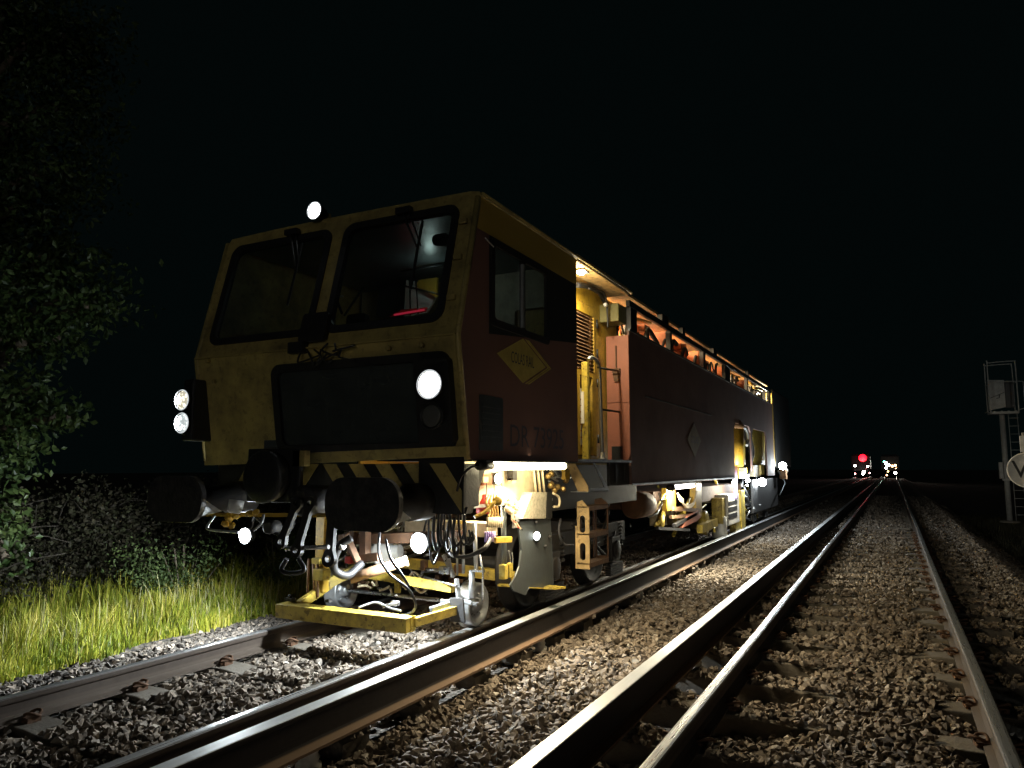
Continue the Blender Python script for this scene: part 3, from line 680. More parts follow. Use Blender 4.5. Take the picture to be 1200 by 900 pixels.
MB().tube([at(335, 643, Y=4.18), at(385, 641, Y=4.18)], .016, 10).build('coupling_pin', STEEL, T)
link(at(392, 600, Y=4.3), at(388, 655, Y=4.26), .06, .035).build('coupling_link', RUB, T, bevel=.004)
m = MB(); m.curve([at(336, 655, Y=4.2), at(330, 668, Y=4.2), at(342, 672, Y=4.2), at(356, 668, Y=4.18), at(350, 655, Y=4.2)], .018, 8); m.build('coupling_hook', RUB, T)

# --- left end fittings: pipe loops, valves, hoses
m = MB(); m.curve([at(252, 604, Y=4.25), at(243, 617, Y=4.2), at(248, 621, Y=4.2), at(280, 624, Y=4.2)], .011, 8); m.curve([at(309, 603, Y=4.25), at(306, 613, Y=4.2), at(297, 622, Y=4.2)], .011, 8)
m.each('guard_loop', ZINC, T)
MB().bar(at(240, 603, Y=4.4), at(420, 604, Y=4.4), .03, .03).build('uncoupling_bar', YEL, T)
m = MB()
for px_, py_ in ((268, 608), (272, 616), (264, 614), (276, 605), (292, 602), (300, 600)): p = at(px_, py_, Y=4.35); m.lathe(p, (random.uniform(-1, 1), -1, random.uniform(-.6, .6)), [(-.03, .018), (0, .026), (.03, .018)], 10)
m.tube([at(270, 598, Y=4.36), at(270, 620, Y=4.36)], .012); m.each('brake_cock', YEL, T)
MB().lathe(at(276, 594, Y=4.3), (0, -.2, -1), [(-.05, .06), (.0, .058), (.05, .045)], 18).build('lamp_socket', WHITE, T)
MB().lathe(at(314, 618, Y=4.3), (0, -1, 0), [(-.1, .05), (0, .055), (.01, .04)], 18).build('hose_coupling', BLKM, T)
MB().curve([at(300, 606, Y=4.4), at(330, 628, Y=4.35), at(345, 612, Y=4.35)], .014, 8).build('air_hose', HBLU, T)

# --- work lights below the buffer beam
def worklight(px_, py_, y, r=.048, nm='work_light'):
    p = at(px_, py_, Y=y); h = MB().lathe(p+Vector((0, .01, 0)), (0, -1, 0), [(-.07, r*.9), (-.02, r*1.2), (0, r*1.3), (.006, r*1.25)], 20).build(nm, BLK, T)
    MB().lathe(p-Vector((0, .0, 0)), (0, -1, 0), [(0, r*1.05), (.012, r*.8), (.018, .0001)], 20).build('lens', L_HOT, h)
    MB().lathe(p-Vector((0, .001, 0)), (0, -1, 0), [(0, r*1.27), (.006, r*1.2), (.004, r*1.06)], 20, False).build('rim', RING, h)
    b = MB(); b.bar(p+Vector((0, .05, .02)), p+Vector((.01, .12, .22)), .02, .02); b.build('lamp_bracket', BLKM, h); return p
w1 = worklight(287, 628, 5.0, .058); w2 = worklight(491, 636, 5.2, .068)

# ---------------------------------------------------------------- measuring trolley in front of the bogie
def pipe(name, pts, r, mat, parent, n=8, curve=True, label=None):
    m = MB(); (m.curve if curve else m.tube)(pts, r, n); return m.build(name, mat, parent)
TR = MB().box(-4.80, -3.43, 4.86, 4.92, .085, .20).build('measuring_trolley', YELD, T, bevel=.006)
m = MB(); m.box(-4.80, -3.43, 4.921, 5.0, .19, .20); m.box(-4.80, -3.43, 4.921, 4.99, .086, .094)
m.box(-3.46, -3.432, 4.93, 5.0, .095, .19); m.build('beam_flange', YELD, TR)
m = MB(); m.bar((-3.44, 4.98, .15), (-3.27, 5.38, .20), .05, .07); m.bar((-4.65, 4.98, .18), (-4.70, 5.45, .30), .05, .08); m.bar((-4.70, 5.4, .30), (-4.55, 5.62, .42), .05, .09)
m.each('trolley_arm', YELD, TR, bevel=.004)
MB().bar((-4.62, 5.62, .40), (-3.40, 5.50, .345), .055, .075).build('axle_beam', YELD, TR, bevel=.004)
MB().bar((-4.35, 6.1, .44), (-3.12, 6.35, .33), .08, .10).build('rear_cross_beam', YELD, TR, bevel=.004)
m = MB(); m.panel((-3.35, 6.33, .285), U3, Vector((0, 1, 0)), [(0, -.12), (.55, -.05), (.62, .05), (0, .12)], [], .02); m.box(-3.2, -3.12, 6.2, 6.5, .30, .34); m.build('cross_beam_shelf', YELD, TR)
MB().box(-4.05, -4.0, 5.55, 5.58, .25, .40).build('hanger_strip', YELD, TR)
MB().panel(at(535, 700, Y=5.34)+Vector((-.06, 0, -.2)), U3, (0, 0, 1), [(.0, 0), (.14, 0), (.12, .20), (-.01, .19)], [], .02).build('rail_deflector', BLKM, TR, bevel=.004)
def trolley_wheel(x, y, r, dirn):
    w_ = MB().lathe((x, y, r), (dirn, 0, 0), [(-.085, .0001), (-.085, r*.5), (-.075, r+.018), (-.062, r+.022), (-.05, r+.001), (.035, r-.002), (.045, r-.012), (.045, r*.84), (.012, r*.78), (-.01, r*.34), (.03, r*.30), (.05, r*.26), (.052, .0001)], 40).build('trolley_wheel', ZINC, TR)
    h = MB()
    for k in range(6): a = k*PI/3; h.lathe((x+dirn*.0, y+math.cos(a)*r*.5, r+math.sin(a)*r*.5), (dirn, 0, 0), [(0, .012), (.02, .01)], 6)
    h.each('wheel_bolt', STEEL, w_); return w_
trolley_wheel(XL[1]+.0, 5.72, .185, 1); trolley_wheel(XL[0], 5.78, .185, 1)
MB().tube([(XL[0]+.05, 5.78, .185), (XL[1]-.05, 5.72, .185)], .018, 10).build('axle', STEEL, TR)
# vertical sprung post over the right wheel
pB, pT = at(547, 712, X=-3.33), at(557, 590, X=-3.33)
m = MB(); m.tube([at(553, 700, Y=5.5), at(553, 668, Y=5.5)], .026, 12); m.tube([at(558, 668, Y=5.5), at(556, 612, Y=5.5)], .019, 12); m.build('lifting_post', ZINC, TR)
m = MB(); m.tube([at(566, 706, Y=5.45), at(566, 668, Y=5.45), at(562, 650, Y=5.45)], .009, 8); m.obox(at(560, 669, Y=5.47), U3, Vector((0, 1, 0)), Vector((0, 0, 1)), .055, .03, .007); m.obox(at(553, 707, Y=5.47), U3, Vector((0, 1, 0)), Vector((0, 0, 1)), .06, .03, .008); m.build('guide_rod', STEEL, TR)
m = MB(); m.bar(at(535, 678, Y=5.45), at(538, 706, Y=5.42), .035, .03); m.bar(at(537, 702, Y=5.4), at(553, 707, Y=5.4), .025, .03); m.each('axle_bracket', ZINC, TR, bevel=.004)
pipe('tie_rod', [at(497, 676, Y=5.6), at(535, 687, Y=5.4)], .010, STEEL, TR, curve=False)
m = MB(); m.bar(at(516, 706, Y=5.35), at(527, 706, Y=5.40), .03, .05); m.bar(at(505, 716, Y=5.2), at(527, 709, Y=5.36), .045, .06); m.build('arm_tip', ZINC, TR, bevel=.004)
m = MB(); m.obox(at(340, 702, Y=4.97), U3, Vector((0, 1, 0)), Vector((0, 0, 1)), .035, .03, .012); m.lathe(at(340, 700, Y=4.97), (0, 0, 1), [(0, .02), (.02, .018), (.03, .001)], 10); m.obox(at(385, 704, Y=4.97), U3, Vector((0, 1, 0)), Vector((0, 0, 1)), .02, .02, .012); m.each('beam_bolt', BLKM, TR)
# rubber lift cylinder, boom and hoses hanging over the trolley
pipe('loop_hose', [at(412, 630, Y=4.85), at(398, 640, Y=4.8), at(391, 658, Y=4.8), at(394, 670, Y=4.85), at(408, 674, Y=4.95), at(424, 660, Y=5.1)], .034, RUB, T, 12)
m = MB(); p = at(401, 639, Y=4.81); m.lathe(p, (at(396, 646, Y=4.8)-p), [(-.01, .037), (.022, .037)], 12); m.build('hose_band', WHITE, T)
pipe('sloping_boom', [at(410, 678, Y=5.0), at(474, 658, Y=5.3)], .045, RUSTL, T, 14, curve=False)
MB().lathe(at(475, 658, Y=5.3), (at(474, 658, Y=5.3)-at(410, 678, Y=5.0)), [(-.01, .05), (.02, .05)], 14).build('boom_cap', CREAM, T)
pipe('hanging_hose', [at(445, 620, Y=4.9), at(444, 650, Y=4.85), at(456, 672, Y=4.85), at(478, 690, Y=4.9), at(487, 708, Y=4.95), at(482, 718, Y=5.0), at(470, 722, Y=5.05)], .011, RUB, T)
pipe('hanging_hose', [at(452, 632, Y=4.9), at(458, 655, Y=4.85), at(470, 672, Y=4.85), at(480, 688, Y=4.88)], .011, HBLU, T)
pipe('trolley_hose', [at(420, 712, Y=5.0), at(440, 706, Y=5.1), at(455, 712, Y=5.1), at(470, 716, Y=5.0)], .010, ZINC, TR)
m = MB(); m.obox(at(463, 707, Y=5.15), U3, Vector((0, 1, 0)), Vector((0, 0, 1)), .03, .02, .02); m.tube([at(448, 711, Y=5.1), at(468, 706, Y=5.15)], .014); m.build('hydraulic_valve', STEEL, TR)
# yellow upright and box on the left side of the trolley
m = MB(); m.box(-4.72, -4.62, 5.25, 5.33, .25, .95); m.build('left_upright', YEL, T, bevel=.004)
m = MB(); p = at(377, 673, Y=5.2); m.obox(p, U3, Vector((0, 1, 0)), Vector((0, 0, 1)), .06, .05, .05); p = at(374, 657, Y=5.2); m.obox(p, U3, Vector((0, 1, 0)), Vector((0, 0, 1)), .045, .05, .025); m.each('yellow_box', YELD, T, bevel=.005)
m = MB()
for px_ in (362, 367, 372): m.tube([at(px_, 655, Y=5.2), at(px_+random.uniform(-2, 2), 700, Y=5.2)], .012)
m.each('side_rod', RUSTL, T)
# underframe members, motor and steel clutter between the frames
m = MB(); m.bar(at(400, 632, Y=5.3), at(540, 628, Y=5.3), .10, .09); m.bar(at(405, 625, Y=5.0), at(420, 660, Y=5.1), .07, .05); m.each('rusty_cross_member', RUST, T, bevel=.006)
m = MB(); m.bar(at(428, 612, Y=5.2), at(428, 652, Y=5.2), .08, .07); m.bar(at(418, 655, Y=5.15), at(445, 652, Y=5.15), .06, .07); m.bar(at(415, 618, Y=5.25), at(411, 650, Y=5.2), .05, .06); m.each('rusty_bracket', RUST, T, bevel=.006)
m = MB(); m.box(-3.95, -3.1, 5.55, 5.75, .78, .90); m.build('sheet_channel', CREAM, T, bevel=.005)
m = MB(); p = at(440, 648, Y=5.5); m.lathe(p, (1, .1, .1), [(-.09, .07), (-.085, .09), (.02, .09), (.03, .115), (.06, .115), (.07, .085), (.16, .085), (.17, .06), (.26, .058)], 22); m.build('electric_motor', WHITE, T)
MB().obox(at(410, 656, Y=5.1), U3, Vector((0, 1, 0)), Vector((0, 0, 1)), .035, .03, .03).build('red_fitting', RED, T, bevel=.008)
m = MB()
rnd = random.Random(21)
for k in range(30):
    px_, py_ = rnd.uniform(395, 540), rnd.uniform(612, 690); y = rnd.uniform(5.7, 6.4); p = at(px_, py_, Y=y); d = Vector((rnd.uniform(-1, 1), rnd.uniform(-.4, .4), rnd.uniform(-.7, .7))).normalized()*rnd.uniform(.06, .2)
    m.tube([p-d, p+d], rnd.uniform(.008, .024), 8)
m.each('brake_rod', STEEL, T)
m = MB()
for k in range(22):
    px_, py_ = rnd.uniform(395, 545), rnd.uniform(610, 690); p = at(px_, py_, Y=rnd.uniform(5.9, 6.5)); m.obox(p, U3, Vector((0, 1, 0)), Vector((0, 0, 1)), rnd.uniform(.02, .09), .03, rnd.uniform(.015, .05))
m.each('frame_bracket', RUST, T, bevel=.004)
m = MB()
for k in range(14):
    p = at(rnd.uniform(430, 500), rnd.uniform(675, 692), Y=rnd.uniform(5.5, 5.8)); q = p+Vector((rnd.uniform(-.15, .15), rnd.uniform(-.1, .1), rnd.uniform(-.05, .05)))
    m.curve([p, (p+q)/2+Vector((0, 0, rnd.uniform(-.04, .05))), q], .011, 6, 4)
m.each('frame_pipe', CREAM, T)
for k in range(9):
    p = at(503+k*5+rnd.uniform(-3, 3), 600+rnd.uniform(-4, 6), Y=4.92); q = at(511+k*5+rnd.uniform(-14, 14), rnd.uniform(610, 640), Y=4.98); mid = (p+q)/2; mid.z = min(p.z, q.z)-rnd.uniform(.05, .22)
    pipe('cable_loop', [p, p.lerp(mid, .6)+Vector((-.02, 0, 0)), mid, q.lerp(mid, .5)+Vector((.03, 0, 0)), q], rnd.choice((.008, .010, .013)), rnd.choice((RUB, HBLU, RUB)), T)
pipe('thick_hose', [at(527, 610, Y=5.2), at(524, 635, Y=5.15), at(530, 650, Y=5.1), at(548, 652, Y=5.1), at(568, 642, Y=5.15), at(575, 632, Y=5.3)], .017, RUB, T)
m = MB(); m.bar(at(520, 650, Y=5.5), at(532, 676, Y=5.5), .03, .03); m.bar(at(526, 654, Y=5.48), at(530, 676, Y=5.48), .02, .02); m.obox(at(522, 668, Y=5.48), U3, Vector((0, 1, 0)), Vector((0, 0, 1)), .05, .03, .03); m.each('lever', STEEL, T)
m = MB(); m.tube([at(543, 600, Y=5.6), at(543, 672, Y=5.6)], .014); m.tube([at(535, 615, Y=5.7), at(536, 674, Y=5.7)], .01); m.each('hanger_rod', ZINC, T)
MB().obox(at(537, 612, Y=5.35), U3, Vector((0, 1, 0)), Vector((0, 0, 1)), .04, .02, .013).build('yellow_tag', YEL, T)
# cast buffer shaft light side, frame cheek behind right buffer
MB().panel((0, 4.9, 0), U3, (0, 0, 1), [(-3.0, 1.02), (-2.92, 1.02), (-2.80, 1.38), (-3.0, 1.38)], [], .1).build('frame_cheek', BLK, T)

# ---------------------------------------------------------------- right side under the cab
XB = -3.02
MB().box(XB-.03, XB, 4.85, 6.62, 1.07, 1.42).build('frame_panel', CREAM, T, bevel=.004)
MB().box(XB, XB+.06, 4.85, 6.62, 1.05, 1.075).build('panel_lip', ZINC, T)
MB().box(XB-.6, S-.01, 4.7, 6.74, 1.42, 1.455).build('floor_plate', BLKM, T)
# fluorescent tube under the cab floor edge
tb0, tb1 = at(577, 547, X=-2.72), at(660, 547, X=-2.72)
tb0.z = tb1.z = 1.385
h = MB().box(-2.765, -2.69, tb0.y-.04, tb1.y+.04, 1.412, 1.425).build('tube_lamp', ZINC, T)
MB().tube([(-2.72, tb0.y, 1.385), (-2.72, tb1.y, 1.385)], .033, 12).build('fluorescent_tube', L_TUBE, h)
m = MB(); m.lathe((-2.72, tb0.y-.01, 1.385), (0, -1, 0), [(0, .03), (.1, .03), (.11, .036), (.2, .036), (.205, .001)], 16); m.build('tube_cap', BLK, h)
MB().lathe((-2.72, tb1.y+.01, 1.385), (0, 1, 0), [(0, .028), (.05, .028), (.06, .0001)], 16).build('tube_cap', CREAM, h)
pipe('lamp_cable', [(-2.72, tb0.y-.2, 1.385), (-2.74, tb0.y-.3, 1.37), (-2.8, tb0.y-.33, 1.30), (-2.85, tb0.y-.30, 1.2)], .009, RUB, T)
p = at(583, 561, X=-2.96); p.x = XB+.06
rl = MB().lathe(p, (1, -.3, 0), [(-.06, .05), (0, .052), (.008, .045)], 18).build('round_marker_lamp', BLK, T)
MB().lathe(p+Vector((.008, -.003, 0)), (1, -.3, 0), [(0, .044), (.016, .0001)], 18).build('lens', emit('marker_lens', (1, .93, .72), 7), rl)
m = MB(); q = at(567, 562, X=-2.98); m.obox(q, Vector((1, 0, 0)), Vector((0, 1, 0)), Vector((0, 0, 1)), .03, .09, .045); m.build('orange_socket_box', ORNG, T, bevel=.006)
m = MB(); q = at(567, 562, X=-2.94); m.obox(q, Vector((1, 0, 0)), Vector((0, 1, 0)), Vector((0, 0, 1)), .02, .04, .022); q = at(600, 563, X=-2.96); m.obox(q, Vector((1, 0, 0)), Vector((0, 1, 0)), Vector((0, 0, 1)), .02, .04, .02); m.each('socket_face', CREAM, T)
q = at(600, 556, X=-2.96); MB().obox(q, Vector((1, 0, 0)), Vector((0, 1, 0)), Vector((0, 0, 1)), .03, .04, .05).build('small_clamp', BLKM, T)
q = at(538, 563, X=-3.0); MB().obox(q+Vector((0, 0, 0)), U3, Vector((0, 1, 0)), Vector((0, 0, 1)), .10, .13, .10).build('junction_box', BLK, T, bevel=.01)
for k in range(5):
    a = at(552+k*9, 566, X=-2.93); b_ = at(551+k*9, 582+rnd.uniform(-4, 4), X=-2.93)
    pipe('thin_wire', [a, (a+b_)/2+Vector((0, .01, 0)), b_], .004, RUB, T, 6)
# wedge-shaped dust chute
m = MB(); c0 = [at(624, 577, X=-2.86), at(641, 577, X=-2.86), at(640, 608, X=-2.86), at(612, 608, X=-2.86)]
n_ = Vector((-1, 0, 0)); bk = [p+Vector((-.1, 0, 0)) for p in c0]
m.add(c0+bk, [(0, 3, 2, 1), (4, 5, 6, 7), (0, 1, 5, 4), (1, 2, 6, 5), (2, 3, 7, 6), (3, 0, 4, 7)]); m.build('sand_chute', paint('speckled_sheet', (.30, .27, .2), .5, dirt=.8, scale=30, bump=.3), T, bevel=.004)
m = MB()
for k in range(3): m.tube([at(625+k*5, 551, X=-2.92), at(628+k*5, 577, X=-2.92)], .012, 8)
m.each('chute_pipe', CREAM, T)
m = MB(); a = at(642, 577, X=-2.87); b_ = at(642, 608, X=-2.87); m.box(a.x-.1, a.x, a.y-.02, a.y+.10, b_.z, a.z); m.build('chute_end', BLK, T, bevel=.004)
# valve cluster at the right end of the tube
m = MB()
for k in range(9):
    p = at(rnd.uniform(642, 668), rnd.uniform(555, 575), X=-2.92); m.lathe(p, (rnd.uniform(0, 1), -1, rnd.uniform(-.5, .5)), [(-.04, .016), (-.01, .03), (.02, .028), (.03, .014)], 12)
m.each('brass_valve', BRASS, T)
m = MB()
for k in range(6):
    p = at(rnd.uniform(642, 662), rnd.uniform(548, 572), X=-2.95); m.tube([p, p+Vector((.02, rnd.uniform(.05, .2), rnd.uniform(-.12, .02)))], .011)
m.each('valve_pipe', ZINC, T)
m = MB(); q = at(663, 556, X=-2.85); m.obox(q, U3, Vector((0, 1, 0)), Vector((0, 0, 1)), .02, .06, .05); m.build('yellow_valve_box', YEL, T, bevel=.005)
pipe('curved_hose', [at(648, 578, X=-2.88), at(655, 583, X=-2.86), at(655, 593, X=-2.86), at(649, 594, X=-2.88)], .012, CREAM, T)
pipe('curved_hose', [at(657, 608, X=-2.92), at(655, 622, X=-2.9), at(660, 637, X=-2.9), at(672, 639, X=-2.92)], .012, HBLU, T)
# red extinguisher, yellow lever, rope bundle, purple cables, rag
q = at(567, 592, X=-3.02); h = MB(); h.lathe(q+Vector((0, 0, -.07)), (0, 0, 1), [(0, .055), (.01, .065), (.1, .065), (.13, .03), (.15, .028), (.16, .02)], 18); h.build('red_bottle', RED, T)
pipe('yellow_lever', [at(556, 606, X=-2.95), at(568, 600, X=-2.9), at(574, 594, X=-2.88), at(578, 590, X=-2.86), at(583, 586, X=-2.85)], .016, YEL, T)
m = MB(); m.lathe(at(583, 587, X=-2.84), (0, -1, 0), [(-.02, .035), (0, .04), (.02, .03), (.022, .001)], 14); m.build('lever_knob', YEL, T)
m = MB()
for k in range(8): a = at(572+k*2.3, 606, X=-2.92); m.tube([a, at(571+k*2.3, 618, X=-2.92)], .014, 8)
m.each('cream_cable', CREAM, T)
m = MB()
for k in range(5): a = at(569+k*2.6, 623, X=-3.0); m.tube([a, at(569+k*2.6, 635, X=-3.0)], .010, 8)
m.each('violet_cable', PURP, T)
m = MB()
for k in range(4): m.curve([at(573+k*3, 580, X=-2.95), at(570+k*4, 590, X=-2.93), at(574+k*3, 600, X=-2.93), at(572+k*4, 606, X=-2.93)], .010, 6)
m.each('looped_wire', BRASS, T)
m = MB(); m.tube([at(590, 588, X=-2.99), at(591, 678, X=-2.99)], .024, 12); m.build('upright_tube', GREY, T)
m = MB(); m.bar(at(580, 633, X=-2.95), at(599, 632, X=-2.90), .03, .05); m.build('yellow_clip_bar', YEL, T, bevel=.006)
m = MB(); m.obox(at(590, 670, X=-2.97), U3, Vector((0, 1, 0)), Vector((0, 0, 1)), .03, .03, .06); m.obox(at(597, 668, X=-2.97), U3, Vector((0, 1, 0)), Vector((0, 0, 1)), .02, .03, .06); m.each('upright_shoe', YELD, T, bevel=.005)
m = MB(); m.curve([at(596, 645, X=-2.97), at(598, 655, X=-2.97), at(598, 668, X=-2.97)], .006, 6); m.curve([at(600, 648, X=-2.97), at(601, 655, X=-2.97), at(600, 668, X=-2.97)], .006, 6); m.each('thin_rod', STEEL, T)
q = at(600, 592, X=-2.9); m = MB(); rg = random.Random(5)
for k in range(14): m.lathe(q+Vector((rg.uniform(-.02, .02), rg.uniform(-.05, .05), rg.uniform(-.05, .05))), (rg.uniform(-1, 1), rg.uniform(-1, 1), rg.uniform(-1, 1)), [(-.025, .001), (-.012, .028), (.012, .03), (.025, .001)], 7)
m.build('cable_plug', CREAM, T)
for k in range(4): pipe('plug_tail', [q+Vector((.01, -.03+k*.02, -.03)), q+Vector((.01, -.02+k*.015, -.12)), at(602+k*1.5, 612, X=-2.9), at(606+k*2, 618+k, X=-2.9)], .007, rnd.choice((RED, CREAM, RUB)), T, 6)
m = MB(); m.panel(at(602, 619, X=-2.9), Vector((0, 1, 0)), (0, 0, 1), [(0, 0), (.14, .0), (.1, .1), (.03, .1)], [], .02); m.build('clip_plate', ZINC, T)
# big grey shield plate with curved cut at its foot
sh = [at(607, 612, X=-2.90), at(645, 608, X=-2.90), at(649, 690, X=-2.90), at(630, 688, X=-2.9), at(620, 688, X=-2.9), at(616, 697, X=-2.9), at(602, 692, X=-2.9), at(598, 686, X=-2.90), at(604, 676, X=-2.9), at(609, 664, X=-2.90), at(611, 645, X=-2.90)]
m = MB(); m.panel((-2.90, 0, 0), (0, 1, 0), (0, 0, 1), [(p.y, p.z) for p in sh], [], .012); m.build('wheel_guard', GREY, T, bevel=.003)
m = MB(); 
for px_, py_ in ((627, 612), (643, 629), (638, 640)): m.lathe(at(px_, py_, X=-2.89), (1, 0, 0), [(0, .02), (.02, .018), (.03, .001)], 8)
m.each('guard_bolt', BLKM, T)
q = at(627, 628, X=-2.9); p = MB().lathe(q+Vector((.01, 0, 0)), (1, -.5, 0), [(-.02, .045), (.01, .048), (.012, .04)], 18).build('guard_glint', BLK, T)  # glowing disc added for the tube's reflection on the guard
MB().lathe(q+Vector((.02, -.006, 0)), (1, -.5, 0), [(0, .04), (.008, .0001)], 18).build('lens', emit('guard_glint_glow', (.9, 1, .97), 5), p)
# dark side skirts and lockers behind
MB().box(-3.0, -2.97, 6.3, 9.3, .95, 1.40).build('side_frame', RUB, T)
MB().box(-2.80, -2.77, 7.72, 8.42, 1.17, 1.425).build('skirt_locker', RUB, T, bevel=.004)
m = MB(); m.box(-2.768, -2.76, 7.9, 8.14, 1.2, 1.40); m.box(-2.768, -2.76, 8.2, 8.36, 1.2, 1.40); m.each('locker_door', RUB, T)

# ---------------------------------------------------------------- steps
YS = 6.98
outl = [(-.075, 0), (.075, 0), (.075, .60), (-.0, .68), (-.055, .66), (-.055, .42), (-.075, .42)]
hole = lambda cy: [(x, cy+y) for x, y in rr(-.028, -.085, .032, .085, .03)]
st = MB().panel((-2.80, YS, .365), U3, (0, 0, 1), outl, [hole(.17), hole(.44)], .012).build('steps', TAN, T, bevel=.002)
MB().panel((-2.80, YS+.55, .39), U3, (0, 0, 1), [(-.075, 0), (.075, 0), (.075, .60), (0, .66), (-.075, .64)], [rr(-.055, .05, .06, .29, .01), rr(-.055, .33, .06, .58, .01)], .012).build('step_side', RUST, st)
for z in (.41, .70, .97):
    m = MB(); m.box(-2.86, -2.727, YS+.0, YS+.55, z, z+.012); m.box(-2.729, -2.723, YS, YS+.55, z-.03, z+.014); m.build('tread', RUSTL, st)
m = MB(); m.box(-2.86, -2.85, YS+.08, YS+.12, .4, .98); m.box(-2.86, -2.85, YS+.45, YS+.49, .4, .98); m.each('step_stay', RUST, st)
# upper bracket: two triangular gussets and a tread
m = MB(); m.panel((-2.98, 7.0, 1.13), U3, (0, 0, 1), [(0, .28), (.13, .0), (.24, .0), (.24, .05), (.1, .28)], [], .012); m.build('step_bracket', TAN, T)
m = MB(); m.panel((-2.74, 0, 0), (0, 1, 0), (0, 0, 1), [(7.0, 1.12), (7.62, 1.12), (7.60, 1.15), (7.2, 1.42), (7.16, 1.42), (7.48, 1.16), (7.05, 1.16)], [], .01); m.box(-2.95, -2.74, 7.05, 7.6, 1.12, 1.13); m.build('upper_tread', ZINC, T)

# ---------------------------------------------------------------- bogies
def bogie(y0, nm='bogie'):
    m = MB(); m.box(-3.12, -3.0, y0-1.35, y0+1.35, .48, .72); m.box(-5.18, -5.06, y0-1.35, y0+1.35, .48, .72); m.box(-5.1, -3.05, y0-.2, y0+.2, .45, .8)
    b = m.build(nm, BLKM, T, bevel=.01)
    for y in (y0-.9, y0+.9):
        for x, d in ((XL[1], 1), (XL[0], -1)):
            MB().lathe((x, y, .40), (d, 0, 0), [(-.09, .001), (-.085, .30), (-.075, .43), (-.05, .43), (-.04, .402), (.06, .398), (.065, .36), (.03, .33), (.02, .14), (.10, .12), (.11, .001)], 48).build('wheel', BLKM, b)
        MB().tube([(XL[0], y, .40), (XL[1], y, .40)], .08, 16).build('axle', BLKM, b)
        m = MB(); m.box(-3.10, -2.96, y-.15, y+.15, .28, .56); m.lathe((-2.96, y, .41), (1, 0, 0), [(0, .11), (.03, .10), (.035, .001)], 20); m.build('axle_box', BLKM, b, bevel=.012)
        for dy in (-.26, .26):
            m = MB(); pts = [(-3.04+.055*math.cos(a), y+dy+.055*math.sin(a), .46+a*.0062) for a in np.arange(0, 2*PI*6, .5)]; m.tube(pts, .013, 6); m.lathe((-3.04, y+dy, .43), (0, 0, 1), [(0, .07), (.02, .07)], 14); m.build('spring', BLKM, b)
        m = MB()
        for k in range(5): m.box(-3.02, -2.955, y-.22, y+.22, .12+k*.028, .142+k*.028)
        m.build('brake_rigging', BLKM, b)
    return b
bogie(7.55); bogie(19.2)
# clutter hanging in front of the bogie: dark pipes
m = MB()
for k in range(16):
    y = rnd.uniform(6.2, 9.2); z = rnd.uniform(.5, 1.0); m.tube([(-2.99, y, z), (-2.98, y+rnd.uniform(-.3, .4), z+rnd.uniform(-.25, .1))], rnd.uniform(.008, .02), 8)
m.each('bogie_pipe', BLKM, T)

# ---------------------------------------------------------------- walkway recess and door
XW = -3.04
MB().box(XW-.6, S-.0, 6.76, 8.36, 1.425, 1.455).build('walkway_floor', BLKM, T)
MB().box(S-.006, S+.012, 6.74, 8.40, 1.43, 1.455).build('walkway_edge', ZINC, T)
MB().box(CLf+.05, S-.05, 6.745, 6.775, 1.46, 3.44).build('partition', YEL, T)
dz0, dz1 = 1.47, 3.22
m = MB(); m.panel((XW, 0, 0), (0, 1, 0), (0, 0, 1), [(6.78, 1.46), (8.9, 1.46), (8.9, 3.44), (6.78, 3.44)], [[(7.36, 1.50), (8.05, 1.50), (8.05, 3.24), (7.36, 3.24)]], .03); m.build('walkway_wall', YEL, T)
dr = MB().panel((XW+.012, 0, 0), (0, 1, 0), (0, 0, 1), [(7.39, 1.51), (8.02, 1.51), (8.02, 3.23), (7.39, 3.23)], [[(7.44, 2.46), (7.97, 2.46), (7.97, 3.12), (7.44, 3.12)], [(7.52, 1.6), (7.9, 1.6), (7.9, 2.4), (7.52, 2.4)]], .035).build('louvred_door', YEL, T, bevel=.003)
m = MB()
for k in range(16):
    z = 2.47+k*.041; m.add([(XW+.01, 7.43, z), (XW+.01, 7.98, z), (XW-.025, 7.98, z+.032), (XW-.025, 7.43, z+.032), (XW+.013, 7.43, z+.003), (XW+.013, 7.98, z+.003), (XW-.022, 7.98, z+.035), (XW-.022, 7.43, z+.035)], [(0, 1, 2, 3), (7, 6, 5, 4), (0, 4, 5, 1), (3, 2, 6, 7)])
m.each('louvre', RUSTL, dr)
MB().box(XW-.06, XW-.04, 7.4, 8.0, 1.5, 3.2).build('door_backing', RUST, dr)
m = MB()
for z in (1.7, 2.35, 2.7, 3.05): m.tube([(XW+.03, 8.035, z-.05), (XW+.03, 8.035, z+.05)], .014, 8)
m.each('hinge', BLK, dr)
ns = MB().box(XW-.02, XW-.012, 7.54, 7.88, 1.62, 2.25).build('notice_sheet', PAPER, dr)
m = MB()
for k in range(7): m.box(XW-.011, XW-.009, 7.57, 7.72+.05*(k % 3), 1.7+k*.07, 1.712+k*.07)
m.each('notice_line', ORNG, ns)
